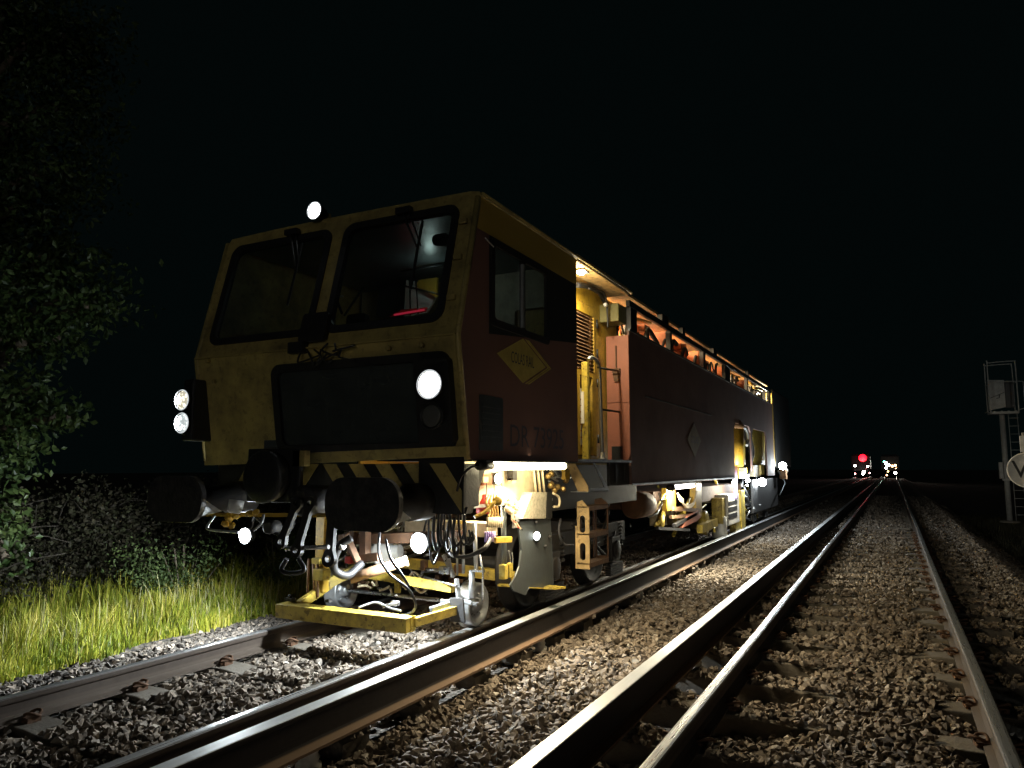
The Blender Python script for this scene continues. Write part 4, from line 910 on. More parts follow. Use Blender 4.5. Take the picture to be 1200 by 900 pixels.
# yellow post at the edge and the handrail
MB().box(-3.0, -2.93, 7.50, 7.57, 1.46, 2.53).build('edge_post', paint('scribbled_yellow', (.50, .38, .05), .5, dirt=.9, dirtcol=(.02, .02, .02), scale=14, chips=.8), T, bevel=.006)
MB().box(-3.0, -2.97, 7.485, 7.505, 1.85, 2.2).build('worn_sticker', PAPER, T)
pipe('handrail', [(-2.80, 7.20, 2.50), (-2.79, 7.26, 2.535), (-2.79, 7.42, 2.52), (-2.79, 7.50, 2.44), (-2.79, 7.52, 2.2), (-2.79, 7.54, 1.8), (-2.79, 7.56, 1.47)], .020, ZINC, T, 12)
m = MB(); m.lathe((-2.79, 7.56, 1.456), (0, 0, 1), [(0, .045), (.015, .045), (.018, .03), (.08, .026)], 14); m.build('handrail_socket', ZINC, T)
m = MB(); m.tube([(-2.79, 7.46, 2.45), (-2.86, 8.36, 2.52)], .012); m.tube([(-2.79, 7.54, 2.0), (-2.86, 8.36, 2.03)], .012); m.each('handrail_stay', BLKM, T)
m = MB(); m.box(-2.95, -2.83, 8.31, 8.36, 1.46, 1.62); m.build('recess_box', BLK, T)
m = MB(); m.curve([at(676, 334, X=-2.95), at(690, 336, X=-2.95), at(702, 343, X=-2.95), at(708, 352, X=-2.95), at(714, 362, X=-2.95)], .03, 10); m.curve([at(690, 338, X=-2.9), at(708, 344, X=-2.9), at(712, 370, X=-2.9), at(712, 384, X=-2.9)], .012, 8); m.each('roof_hose', RUB, T)
q = at(711, 358, X=-2.9); MB().lathe(q, (0, -1, 0), [(0, .02), (.05, .025), (.07, .015)], 14).build('cable_gland', WHITE, T)
m = MB(); q = at(681, 318, X=-2.82); qd = q; dl = MB().box(q.x-.05, q.x+.05, q.y-.05, q.y+.12, q.z, q.z+.05).build('door_lamp', ZINC, T)
MB().lathe(q+Vector((0, .0, .0)), (0, -.3, -1), [(-.01, .045), (.02, .04), (.045, .0001)], 16).build('lens', L_HOT, dl)
# ---------------------------------------------------------------- engine housing
sp = [(-.28, 0.0), (-.05, 0), (-.02, .015), (0, .07), (0, 1.50), (-.28, 1.50)]
EP = MB().panel((S-.0, 8.37, 1.455), U3, (0, 0, 1), [(a, b) for a, b in sp], [], .035).build('red_end_panel', SALM, T, bevel=.004)
m = MB(); m.box(S-.16, S-.145, 8.345, 8.37, 2.55, 2.83); m.box(S-.19, S-.10, 8.32, 8.37, 2.49, 2.55); m.panel((S-.145, 8.345, 2.40), U3, (0, 0, 1), [(-.035, 0), (.03, -.01), (.045, .09), (-.05, .09)], [], .02); m.build('latch', RUST, EP)
MB().box(S-.28, S-.0, 8.362, 8.37, 2.145, 2.155).build('weld_seam', SALM, EP)
out = [(8.405, 1.17), (14.85, 1.17), (14.85, 2.12), (15.05, 2.26), (16.6, 2.26), (16.8, 2.14), (16.85, 1.30), (16.95, 1.30), (17.0, 2.1), (17.15, 2.24), (18.85, 2.24), (19.05, 2.1), (19.1, 1.17), (20.3, 1.17), (20.3, 3.02), (8.405, 3.02)]
SD = MB().panel((S, 0, 0), (0, 1, 0), (0, 0, 1), out, [], .03).build('engine_side', DKRED, T)
MB().box(S, S+.008, 9.0, 12.9, 2.26, 2.275).build('side_moulding', GREY, SD)
MB().box(S, S+.014, 8.42, 14.8, 1.16, 1.185).build('skirt_edge', ZINC, SD)
MB().box(S-.012, S+.012, 8.40, 20.3, 3.01, 3.035).build('top_rail', GREY, SD)
def em2():
    o = Vector((S+.007, 11.55, 1.80)); u, v = Vector((0, 1, 0)), Vector((0, 0, 1))
    e = MB().panel(o, u, v, [(-.45, 0), (0, -.27), (.45, 0), (0, .27)], [], .004).build('emblem', paint('faded_emblem', (.19, .15, .085), .6), SD)
    lettering('COLAS', .16, o+Vector((.003, 0, 0)), u, v, 'lettering', BLUEG, e)
em2()
MB().box(CLf, CLf+.03, 6.76, 20.3, 1.17, 3.4).build('far_side', YEL, T)
MB().box(CLf+.05, S-.04, 8.42, 20.3, 2.9, 2.93).build('engine_deck', BLK, T)
MB().box(-5.0, -4.9, 8.42, 20.3, 2.9, 3.49).build('inner_wall', RUST, T)
MB().box(CLf+.1, S-.09, 8.45, 20.3, 3.505, 3.54).build('engine_roof', TAN, T)
MB().box(S-.05, S-.0, 8.45, 20.3, 3.32, 3.40).build('roof_rail', BLK, T, bevel=.005)
yy = [at(x, 400, X=S).y for x in (731, 786, 824, 849, 874)]
for y, w_ in zip((8.5, *yy[1:], 19.9), (.25, .10, .16, .5, .12, .3)):
    MB().box(S-.07, S-.006, y, y+w_, 3.02, 3.33).build('window_pillar', BLK, T)
for y, w_ in ((9.95, .35), (11.1, .15), (13.3, .3), (16.9, .15)):
    MB().box(S-.09, S-.02, y, y+w_, 3.40, 3.52).build('roof_clip', BLK, T)
for y in (10.4, 11.6, 12.45, 14.6, 17.1):
    MB().box(-4.85, S-.1, y, y+.04, 2.93, 3.34).build('baffle', ORNG, T)
m = MB(); er = random.Random(3)
for k in range(46):
    y = er.uniform(8.8, 19.6); z = er.uniform(3.05, 3.42); x = er.uniform(-3.5, -2.88); m.tube([(x, y, z), (x+er.uniform(-.1, .1), y+er.uniform(.2, .9), z+er.uniform(-.05, .05))], er.uniform(.015, .04), 8)
m.each('engine_pipe', YEL, T)
m = MB()
for k in range(50):
    y = er.uniform(8.8, 19.6); z = er.uniform(3.02, 3.38); x = er.uniform(-3.6, -2.95); a = er.uniform(.03, .10); m.box(x-a, x+a, y-a*2, y+a*2, z-a*.7, z+a*.7)
m.each('engine_block', RUST if False else ORNG, T, bevel=.008)
m = MB()
for k in range(40):
    y = er.uniform(8.8, 19.6); x = er.uniform(-3.1, -2.84); m.curve([(x, y, 3.0), (x+er.uniform(0, .04), y+er.uniform(0, .2), 3.25), (x, y+er.uniform(.1, .5), er.uniform(3.05, 3.38))], er.uniform(.012, .035), 6, 4)
m.each('engine_hose', BLKM, T)
for y in (9.3, 11.9, 14.8, 17.8):
    g_ = MB().tube([(-4.2, y-.3, 3.40), (-4.2, y+.3, 3.40)], .02, 8).build('deck_lamp', emit('deck_tube', (1, .72, .34), 8), T)
    lamp('AREA', (-3.7, y, 3.46), 130, (1, .78, .45), T, (-3.6, y, 2.9), size=(1.2, .5), name='deck_light')
MB().box(S-.30, S-.06, 8.2, 8.5, 3.10, 3.32).build('cable_box', paint('olive_paint', (.2, .18, .06), .5), T, bevel=.01)
MB().tube([(-3.05, 20.1, 3.3), (-3.05, 20.3, 3.3)], .03, 10).build('post_fill_tube', emit('post_fill_glow', (1, .9, .6), 12), T)  # lit tube and point light added to brighten the rear post
lamp('POINT', (-2.90, 20.15, 3.2), 14, (1, .9, .6), T, size=.04, name='post_fill_light')
# rear post and rear cab
RP = MB().box(S-.10, S-.02, 20.45, 20.6, 1.4, 3.42).build('rear_post', YEL, T, bevel=.01)
MB().box(S-.16, S-.12, 20.42, 20.5, 2.9, 3.35).build('post_flange', YEL, RP)
m = MB(); m.box(CLf, S-.03, 20.9, 24.2, 1.35, 3.5); m.build('rear_cab', BLK, T, bevel=.05)
# ---------------------------------------------------------------- working gear below the frame
MB().box(-5.1, -3.4, 8.9, 20.5, 1.1, 1.2).build('main_frame', RUST, T, bevel=.01)
m = MB(); m.lathe((-3.1, 9.5, .86), (0, 1, 0), [(0, .001), (.02, .13), (.06, .17), (.6, .17), (.64, .13), (.66, .001)], 26); m.build('air_tank', RUST, T)
MB().tube([at(772, 578, X=-2.88), at(776, 590, X=-2.88), at(770, 602, X=-2.88), at(760, 606, X=-2.9)], .012, 8).build('tank_strap', ZINC, T)
def bx(n, px0, py0, px1, py1, X, dx, mat, bevel=.006):
    a, b = at(px0, py0, X=X), at(px1, py1, X=X); return MB().box(X-dx, X, min(a.y, b.y), max(a.y, b.y), min(a.z, b.z), max(a.z, b.z)).build(n, mat, T, bevel=bevel)
h = bx('frame_bracket', 781, 572, 792, 597, -3.0, .08, YEL); bx('frame_bracket', 815, 566, 823, 605, -2.98, .1, YEL)
bx('inner_plate', 792, 570, 816, 596, -3.1, .03, RUSTL)
m = MB(); m.bar(at(788, 596, X=-3.0), at(820, 598, X=-3.0), .05, .06); m.bar(at(786, 606, X=-3.0), at(812, 604, X=-3.0), .04, .05); m.each('brown_beam', RUSTL, T)
for k in range(4): pipe('looped_cable', [at(794+k*2, 578+k*2, X=-2.95), at(798+k, 588+k, X=-2.93), at(806, 592+k, X=-2.93), at(813, 588+k, X=-2.93), at(816, 576, X=-2.95)], .014, CREAM, T)
pq = [at(*c_, X=-2.95) for c_ in ((800, 619), (817, 611), (822, 606), (818, 598), (806, 605))]
m = MB(); m.panel((-2.95, 0, 0), (0, 1, 0), (0, 0, 1), [(p.y, p.z) for p in pq], [], .08); m.build('plough_board', SALM, T, bevel=.01)
m = MB(); m.bar(at(790, 616, X=-2.98), at(815, 602, X=-2.98), .06, .05); m.bar(at(770, 619, X=-2.95), at(807, 621, X=-2.95), .05, .04); m.each('plough_arm', BLKM, T)
m = MB(); p = at(828, 613, X=-3.05); m.lathe(p, (1, 0, 0), [(-.1, .2), (0, .22), (.02, .17), (.021, .001)], 24); m.bar(at(820, 620, X=-3.0), at(838, 612, X=-3.0), .10, .14); m.build('yellow_guide_wheel', YELD, T)
m = MB(); m.lathe(at(843, 612, X=-3.0), (0, 0, 1), [(-.3, .10), (-.28, .14), (.1, .14), (.13, .09), (.3, .08)], 18); m.build('white_drum', WHITE, T)
tm = bx('tamping_motor', 853, 580, 867, 612, -2.85, .25, WHITE, .02)
m = MB()
for py_ in (589, 596, 604): a = at(854, py_-1.2, X=-2.845); b_ = at(864, py_+1.2, X=-2.845); m.box(-2.855, -2.843, a.y, b_.y, min(a.z, b_.z)-.0, max(a.z, b_.z))
m.each('slot', BLK, tm)
bx('tamping_side', 846, 584, 853, 612, -2.9, .2, YELD); bx('tamping_arm', 868, 575, 874, 618, -2.88, .1, YELD); bx('tamping_arm', 862, 612, 873, 622, -2.9, .12, YELD)
m = MB(); m.tube([at(862, 546, X=-2.84), at(862, 585, X=-2.84)], .04, 12); m.build('piston_rod', PURP, T)
m = MB(); a, b_ = at(863, 500, X=-2.82), at(863, 546, X=-2.82); m.tube([a, b_], .14, 18); m.build('lift_cylinder', YEL, T)
m = MB(); m.lathe(a, (0, 0, 1), [(-.05, .15), (.04, .15), (.1, .10), (.14, .08)], 16); m.each('cylinder_head', RUSTL, T); m = MB(); p = at(869, 507, X=-2.85); m.box(p.x-.1, p.x, p.y-.2, p.y+.3, p.z-.2, p.z+.1); m.build('valve_block', RUSTL, T)
pipe('grey_pipe', [at(868, 500, X=-2.8), at(874, 503, X=-2.8), at(877, 515, X=-2.8), at(875, 522, X=-2.8)], .03, ZINC, T)
bx('second_cylinder', 868, 515, 874, 545, -2.95, .2, YELD); bx('swing_plate', 866, 548, 876, 560, -2.85, .1, YELD)
pp = [at(882, 502, X=-2.95), at(896, 504, X=-2.95), at(897, 545, X=-2.95), at(884, 545, X=-2.95)]
m = MB(); m.panel((-2.95, 0, 0), (0, 1, 0), (0, 0, 1), [(p.y, p.z) for p in (pp[3], pp[2], pp[1], pp[0])], [], .08); m.build('yellow_back_plate', YELD, T, bevel=.02)
MB().curve([at(878, 512, X=-2.86), at(881, 530, X=-2.86), at(878, 545, X=-2.86), at(875, 558, X=-2.86)], .06, 10).build('black_hose', RUB, T)
bx('cream_rack', 883, 545, 892, 558, -2.9, .15, CREAM); bx('rack_upright', 892, 545, 896, 556, -2.85, .1, YELD)
m = MB(); m.box(-5.0, -3.1, 10.5, 17.5, .75, 1.02); m.build('tamping_frame', RUST, T)
m = MB(); tr = random.Random(8)
for k in range(46):
    px_, py_ = tr.uniform(765, 892), tr.uniform(572, 618); p = at(px_, py_, X=tr.uniform(-3.5, -3.0))
    if p.z < .08: continue
    d = Vector((tr.uniform(-.1, .1), tr.uniform(-.5, .5), tr.uniform(-.25, .25))); m.tube([p, p+d], tr.uniform(.012, .035), 8)
m.each('tamping_pipe', YELD, T)
m = MB()
for k in range(40):
    px_, py_ = tr.uniform(770, 895), tr.uniform(575, 616); p = at(px_, py_, X=tr.uniform(-3.8, -3.1)); a = tr.uniform(.03, .12)
    if p.z < .15: continue
    m.box(p.x-a, p.x+a, p.y-a*1.5, p.y+a*1.5, p.z-a, p.z+a)
m.each('tamping_block', CREAM, T, bevel=.01)
m = MB()
for k in range(30):
    px_, py_ = tr.uniform(868, 892), tr.uniform(562, 608); p = at(px_, py_, X=tr.uniform(-3.1, -2.9)); m.tube([p, p+Vector((tr.uniform(-.1, .1), tr.uniform(-.4, .4), tr.uniform(-.3, .3)))], tr.uniform(.01, .03), 6)
m.each('rear_pipe', ZINC, T)
bx('rear_skirt', 882, 562, 912, 592, -2.85, .05, RUB); 
# second tube under the frame
t20, t21 = at(788, 571, X=-2.80), at(812, 570, X=-2.80); t20.z = t21.z = 1.09
h = MB().box(-2.84, -2.76, t20.y-.04, t21.y+.04, 1.125, 1.14).build('tube_lamp', ZINC, T)
MB().tube([t20, t21], .03, 12).build('fluorescent_tube', L_TUBEW, h)
MB().lathe(t20, (0, -1, 0), [(0, .05), (.15, .05), (.16, .001)], 16).build('tube_cap', BLK, h)
# rear lamps
def rlamp(px_, py_, X, r, m_=L_HOT):
    p = at(px_, py_, X=X); h = MB().lathe(p, (.35, -1, 0), [(-.12, r*.8), (0, r*1.25), (.01, r*1.2)], 18).build('rear_lamp', BLK, T); MB().lathe(p+Vector((.005, -.012, 0)), (.35, -1, 0), [(0, r*1.1), (.02, .0001)], 18).build('lens', m_, h); return p
l1 = rlamp(893, 565, -2.76, .085); l2 = rlamp(917, 546, -2.60, .09); l3 = rlamp(921, 551, -2.62, .05, L_WARM); l4 = rlamp(876, 563, -2.85, .04); l5 = rlamp(860, 565, -2.80, .035)
m = MB(); a = at(918, 556, X=-2.62); m.obox(a, U3, Vector((0, 1, 0)), Vector((0, 0, 1)), .08, .15, .12); m.build('rear_lamp_bracket', RUSTL, T); 
m = MB(); a, b_ = at(917, 566, X=-2.65), at(914, 580, X=-2.65); m.tube([at(912, 552, X=-2.7), at(920, 566, X=-2.65), b_], .02); m.build('rear_handrail', GREY, T)

# ---------------------------------------------------------------- light given by the lamps of the machine
WC, WW = (.86, .95, 1), (1, .84, .56)
tc_ = (tb0.y+tb1.y)/2
lamp('AREA', (-2.70, tc_, 1.35), 38, (1, .83, .55), T, (-2.1, tc_, 0), size=(.04, 1.3), name='tube_light')
lamp('AREA', (-2.76, tc_, 1.36), 4, (1, .83, .55), T, (-3.3, tc_, 1.1), size=(.04, 1.3), name='tube_light')
lamp('AREA', (-2.69, tc_, 1.40), .7, (1, .83, .55), T, (-2.4, tc_, 1.6), size=(.04, 1.3), name='tube_light')
lamp('SPOT', tuple(w1+Vector((-.02, -.06, 0))), 210, WC, T, w1+Vector((-1, -.55, -1.0)), size=.03, spot=142, blend=.5, name='work_lamp_light')
lamp('POINT', tuple(w1+Vector((0, -.08, 0))), 9, WC, T, size=.03, name='work_lamp_light')
lamp('SPOT', tuple(w2+Vector((0, -.08, 0))), 115, WC, T, w2+Vector((0, -.5, -1)), size=.03, spot=176, blend=.4, name='work_lamp_light')
lamp('POINT', tuple(w2+Vector((0, -.08, 0))), 6, WC, T, size=.03, name='work_lamp_light')
for x, y, z, r, l in HL:
    lamp('SPOT', (x, y-.06, z), 30 if x < -5 else 8, WC if l is L_WHITE else WW, T, (x+(-1.5 if x < -5 else .3), y-10, z-.3), size=.05, spot=64, blend=.9, name='headlight_beam')
for x, y, z, r, l in HL[:2]:
    lamp('SPOT', (x-.02, y-.06, z), 17, WC, T, (x-1, y-.5, z), size=.05, spot=150, blend=.6, name='headlight_spill')
lamp('SPOT', (tl.x, 4.60, tl.z), 30, WC, T, (tl.x, -6, 2.6), size=.05, spot=70, blend=.9, name='headlight_beam')
lamp('SPOT', tuple(qd+Vector((.03, -.03, -.10))), 42, (1, .86, .55), T, qd+Vector((-.1, .5, -1.6)), size=.04, spot=150, blend=.7, name='door_light')
lamp('POINT', tuple(qd+Vector((.02, .0, -.35))), 9, (1, .86, .55), T, size=.04, name='door_light')
lamp('AREA', (-2.78, (t20.y+t21.y)/2, 1.05), 45, (1, .93, .72), T, (-2.6, (t20.y+t21.y)/2, 0), size=(.05, 1.3), name='tube_light')
lamp('POINT', (-2.95, (t20.y+t21.y)/2, 1.0), 34, (1, .9, .65), T, size=.03, name='tube_light')
lamp('POINT', tuple(l1+Vector((.35, -.2, -.05))), 5, WC, T, size=.05, name='rear_lamp_light')
lamp('POINT', tuple(l2+Vector((.45, .2, 0))), 30, WC, T, size=.05, name='rear_lamp_light')
lamp('POINT', tuple(l4+Vector((.12, -.1, .0))), 45, WC, T, size=.05, name='rear_lamp_light')
lamp('POINT', (-2.71, l5.y+.1, 1.02), 36, (1, .95, .75), T, size=.05, name='tamping_light')

# ================================================================ distant machines on both tracks
def far_machine(cx, y, kind, label):
    t = thing('rail_vehicle', label, 'rail vehicle', (cx, y, 0))
    m = MB(); m.box(cx-1.25, cx+1.25, y, y+9, 1.15, 3.1); m.box(cx-1.05, cx+1.05, y+.2, y+8.8, 3.1, 3.3); m.build('body', BLK, t, bevel=.08)
    m = MB(); m.panel((0, y-.01, 0), U3, (0, 0, 1), rr(cx-1.0, 2.1, cx-.1, 2.85, .08), [], .01); m.panel((0, y-.01, 0), U3, (0, 0, 1), rr(cx+.1, 2.1, cx+1.0, 2.85, .08), [], .01); m.build('windscreen', BLK, t)
    m = MB(); m.box(cx-1.2, cx+1.2, y-.15, y, .95, 1.2); m.build('headstock', BLKM, t)
    for sx in (-.88, .88):
        m = MB(); m.lathe((cx+sx, y-.15, 1.06), (0, -1, 0), [(0, .1), (.4, .1), (.42, .2), (.46, .2), (.47, .001)], 16); m.build('buffer', BLKM, t)
    for yy_ in (y+1.5, y+7):
        m = MB()
        for sx in (-.755, .755): m.lathe((cx+sx, yy_, .42), (1, 0, 0), [(-.06, .001), (-.06, .44), (.06, .42), (.061, .001)], 24)
        m.tube([(cx-.75, yy_, .42), (cx+.75, yy_, .42)], .08); m.build('wheelset', BLKM, t)
    def lp(dx, z, r, mt):
        h = MB().lathe((cx+dx, y-.06, z), (0, -1, 0), [(-.1, r), (0, r*1.2), (.01, r*1.15)], 14).build('lamp', BLK, t); MB().lathe((cx+dx, y-.07, z), (0, -1, 0), [(0, r*1.05), (.02, .001)], 14).build('lens', mt, h)
    return t, lp
WL = emit('far_white_lamp', (1, .93, .85), 30); OL = emit('far_amber_lamp', (1, .5, .2), 7); PL = emit('far_pink_lamp', (1, .3, .3), 8)
t1, lp = far_machine(-4.07, 118, 1, 'distant rail vehicle showing a large red tail light on the left track')
lp(.3, 2.75, .5, L_RED); lp(.6, 2.62, .16, L_RED); lp(-.75, 1.65, .13, WL); lp(-.7, 1.1, .1, PL); lp(.9, 1.55, .12, WL); lp(.75, 1.1, .12, PL); lp(.35, .75, .18, WL); lp(.2, .45, .12, WL); lp(-.8, .5, .1, PL); lp(1.1, .6, .09, PL)
lamp('POINT', (-3.7, 116.5, 3.1), 18, (1, .02, .03), t1, size=.2, name='tail_light'); lamp('POINT', (-3.9, 116.5, .8), 10, (1, .9, .85), t1, size=.1, name='white_light')
t2, lp = far_machine(-.33, 124, 0, 'distant rail vehicle with white and amber lamps on the empty right track')
lp(-.5, 2.0, .2, WL); lp(-.15, 1.75, .16, WL); lp(.3, 1.6, .15, OL); lp(.7, 1.7, .15, OL); lp(-.55, 1.3, .13, WL); lp(-.3, .8, .1, OL); lp(.65, .6, .16, WL); lp(-.5, .25, .1, OL); lp(-.75, 2.25, .12, L_GRN); lp(.8, 1.2, .1, OL)
lamp('POINT', (-.3, 122.5, 1.6), 8, (1, .75, .5), t2, size=.1, name='amber_light')

# ================================================================ signal post, whistle board
DIMG = paint('grey_galvanised_post', (.34, .34, .32), .6, metal=.2, dirt=.4, scale=8)
SX, SY = 3.42, 30.0
t = thing('signal_post', 'tall grey signal post with caged platform and ladder at right', 'signal', (SX, SY, -.45))
MB().tube([(SX, SY, -.45), (SX, SY, 3.2)], .085, 18).build('post', DIMG, t)
m = MB(); m.box(SX-.37, SX+.45, SY-.35, SY+.4, 3.18, 3.26)
for k in range(5): m.box(SX-.45+k*.2, SX-.41+k*.2, SY-.36, SY+.4, 3.26, 3.28)
m.build('platform', DIMG, t)
hd = MB().panel((0, SY-.12, 0), U3, Vector((0, 0, 1)), [(SX-.36, 3.32), (SX+.12, 3.42), (SX+.12, 4.35), (SX-.36, 4.38)], [], .25).build('signal_head', DIMG, t, bevel=.01)
m = MB(); m.bar((SX-.36, SY-.14, 3.72), (SX+.1, SY-.14, 3.92), .02, .02); m.tube([(SX-.05, SY-.15, 3.85), (SX-.05, SY-.15, 3.74), (SX-.14, SY-.15, 3.72)], .012); m.build('door_handle', BLK, hd)
MB().box(SX+.13, SX+.38, SY-.05, SY+.2, 3.4, 4.3).build('signal_back', BLK, t)
m = MB()
for y in (SY-.4, SY+.42):
    m.curve([(SX-.35, y, 3.2), (SX-.36, y, 3.6), (SX-.36, y, 4.9), (SX-.30, y, 4.93), (SX+.36, y, 4.95), (SX+.43, y, 4.88), (SX+.44, y, 4.2), (SX+.44, y, 3.2)], .02, 8)
m.tube([(SX-.36, SY-.4, 4.2), (SX-.36, SY+.42, 4.2)], .015); m.tube([(SX+.44, SY-.4, 4.25), (SX+.44, SY+.42, 4.25)], .015); m.tube([(SX-.36, SY-.4, 4.3), (SX+.62, SY-.4, 4.25), (SX+.62, SY-.4, 3.35), (SX+.45, SY-.4, 3.3)], .015)
m.build('safety_cage', DIMG, t)
m = MB(); m.tube([(SX+.17, SY-.1, -.4), (SX+.17, SY-.1, 3.3)], .012); m.tube([(SX+.47, SY-.1, -.4), (SX+.42, SY-.1, 3.3)], .012)
for k in range(13): m.tube([(SX+.17, SY-.1, -.2+k*.27), (SX+.46, SY-.1, -.2+k*.27)], .010, 6)
m.build('ladder', DIMG, t)
m = MB(); m.box(SX-.2, SX-.09, SY-.1, SY+.1, 1.0, 1.55); m.box(SX-.12, SX+.12, SY-.12, SY+.12, .93, 1.0); m.build('cable_box', DIMG, t)
MB().lathe((SX, SY, -.47), (0, 0, 1), [(0, .3), (.06, .28), (.07, .1)], 16).build('concrete_base', CONC, t)

WY = 12.2; c = at(1204, 551, Y=WY); wx = c.x
t = thing('whistle_board', 'round white sign with a black letter W at the right edge of the line', 'sign', (wx, WY, -.6))
MB().tube([(wx, WY+.05, -.62), (wx, WY+.05, 1.85)], .03, 12).build('sign_post', DIMG, t)
WHB = paint('dull_white_sign', (.93, .93, .89), .5, dirt=.2)
MB().lathe((wx, WY, c.z), (0, -1, 0), [(-.012, .001), (-.012, .237), (.012, .24), (.014, .222), (.004, .218), (.005, .001)], 48).build('sign_face', WHB, t)
lettering('W', .34, (wx, WY-.008, c.z), (1, 0, 0), (0, 0, 1), 'lettering', BLK, t, sx=1.0)
c2_ = at(1203, 520, Y=WY); MB().box(c2_.x-.075, c2_.x+.12, WY-.01, WY+.01, c2_.z-.11, c2_.z+.11).build('upper_plate', WHITE, t)

# small cable trough / sleeper end lying across the empty track
MB_ = MB(); MB_.bar((-.72, 21.2, -.150), (.33, 20.9, -.146), .10, .05); cb = MB_.build('cable_cover', CONC, bevel=.01); cb['base'] = (0, 0, 0)
tag(cb, 'pale strip lying across the empty track between its rails', 'cable cover')

# ================================================================ vegetation
def leaves(centers, normals_up, size, tone, shape='leaf', aspect=.5):
    """numpy leaf cards: a folded four-cornered blade each"""
    n = len(centers); d = rng.normal(size=(n, 3)); d[:, 2] -= normals_up; d /= np.linalg.norm(d, axis=1)[:, None]
    u = np.cross(d, rng.normal(size=(n, 3))); u /= np.linalg.norm(u, axis=1)[:, None]; s = size[:, None]
    nn = np.cross(d, u)
    base = centers-d*s*.5; tip = centers+d*s*.5; l = centers+u*s*aspect*.5-nn*s*.08; r = centers-u*s*aspect*.5-nn*s*.08
    V = np.stack([base, l, tip, r], 1).reshape(-1, 3); Fc = np.arange(n*4).reshape(n, 4)
    return V, Fc, np.repeat(tone, 4)
LEAFM = tone_mat('oak_leaves', [(0, (.012, .028, .006)), (.5, (.038, .064, .018)), (1, (.085, .12, .035))], rough=.45, transl=.3, bump=0, spec=.35)
HEDGEM = tone_mat('hedge_leaves', [(0, (.014, .011, .006)), (.45, (.026, .022, .011)), (.8, (.026, .03, .012)), (1, (.038, .038, .017))], rough=.7, transl=.15, bump=0)
WEEDM = tone_mat('weed_leaves', [(0, (.02, .035, .01)), (.5, (.05, .08, .022)), (1, (.11, .14, .05))], rough=.6, transl=.25, bump=0)
def grow(name, mat, parent, blobs, dens, smin, smax, aspect=.5, droop=.3, seed=1):
    """foliage as many leaves gathered on short twigs spread through several clump volumes"""
    C_, S_, T_ = [], [], []
    for (c, r, w8) in blobs:
        k = max(6, int(dens*w8)); tw = rng.normal(size=(k, 3)); tw /= np.linalg.norm(tw, axis=1)[:, None]
        rad = (rng.random(k)**.45)[:, None]; tc = np.array(c)+tw*rad*np.array(r)*(1+.25*np.sin(tw[:, :1]*7+tw[:, 2:]*5))
        per = 9; off = rng.normal(size=(k, per, 3))*np.array([.12, .12, .08])*(np.mean(r)/.8)**.5
        P = (tc[:, None]+off).reshape(-1, 3); C_.append(P); S_.append(rng.uniform(smin, smax, len(P)))
        T_.append(np.clip(np.repeat(rng.normal(.5, .18, k), per)+rng.normal(0, .12, len(P)), 0, 1))
    V, Fc, t_ = leaves(np.concatenate(C_), droop, np.concatenate(S_), np.concatenate(T_), aspect=aspect)
    if parent is not None: V = V-np.array(parent['base'])
    o = np_mesh(name, V, Fc, mat, t_)
    if parent is not None: o.parent = parent; o['base'] = parent['base']
    return o
# big tree on the left
TX, TY = -10.6, 5.0
def pt(px, py, D): # point at horizontal distance ratio D along +Y
    return at(px, py, Y=D)
tree = thing('broadleaf_tree', 'tall broadleaf tree with drooping leafy branches at the left edge', 'tree', (TX, TY, -.4))
m = MB(); m.tube([(TX, TY, -.5), (TX+.1, TY, 1.5), (TX-.1, TY+.2, 3.5), (TX+.1, TY+.1, 6), (TX, TY+.2, 9)], [.34, .27, .22, .14, .05], 14)
blobs = []
for px_, py_, D, r in ((95, 345, 5.0, .75), (60, 300, 5.2, .8), (115, 355, 5.1, .35), (30, 330, 4.8, .9), (75, 395, 5.0, .5), (35, 400, 4.7, .6), (10, 390, 4.6, .6), (30, 480, 4.8, .55), (75, 488, 4.9, .35), (88, 490, 5.0, .22), (15, 500, 4.6, .5), (5, 545, 4.5, .45), (45, 455, 4.7, .4), (30, 520, 4.6, .35), (5, 620, 4.3, .4), (15, 655, 4.2, .28), (0, 590, 4.2, .3),
                    (30, 240, 5.2, 1.0), (60, 200, 5.4, 1.0), (85, 120, 5.6, .9), (20, 140, 5.2, 1.2), (50, 60, 5.6, 1.2), (90, 40, 5.8, .9), (10, 20, 5.4, 1.3), (-60, 250, 5.0, 1.3), (-80, 100, 5.2, 1.5), (-70, 400, 4.7, 1.1), (-60, 520, 4.4, .8), (30, -80, 5.6, 1.4), (-60, -60, 5.4, 1.5)):
    c = pt(px_, py_, D); r *= .88; c.x -= .12; blobs.append((tuple(c), (r, r, r*.62), r**2*170))
    st_ = Vector((TX, TY, max(1.0, c.z-1.2))); mid = st_.lerp(c, .5)+Vector((0, 0, .35)); m.curve([st_, mid, c], [.09*r+.02]+[.05*r+.012]*8+[.02]*8 if False else .03+.03*r, 7, 5)
m.build('trunk', BARK, tree)
grow('crown', LEAFM, tree, blobs, 1.0, .06, .12, .55, .4)
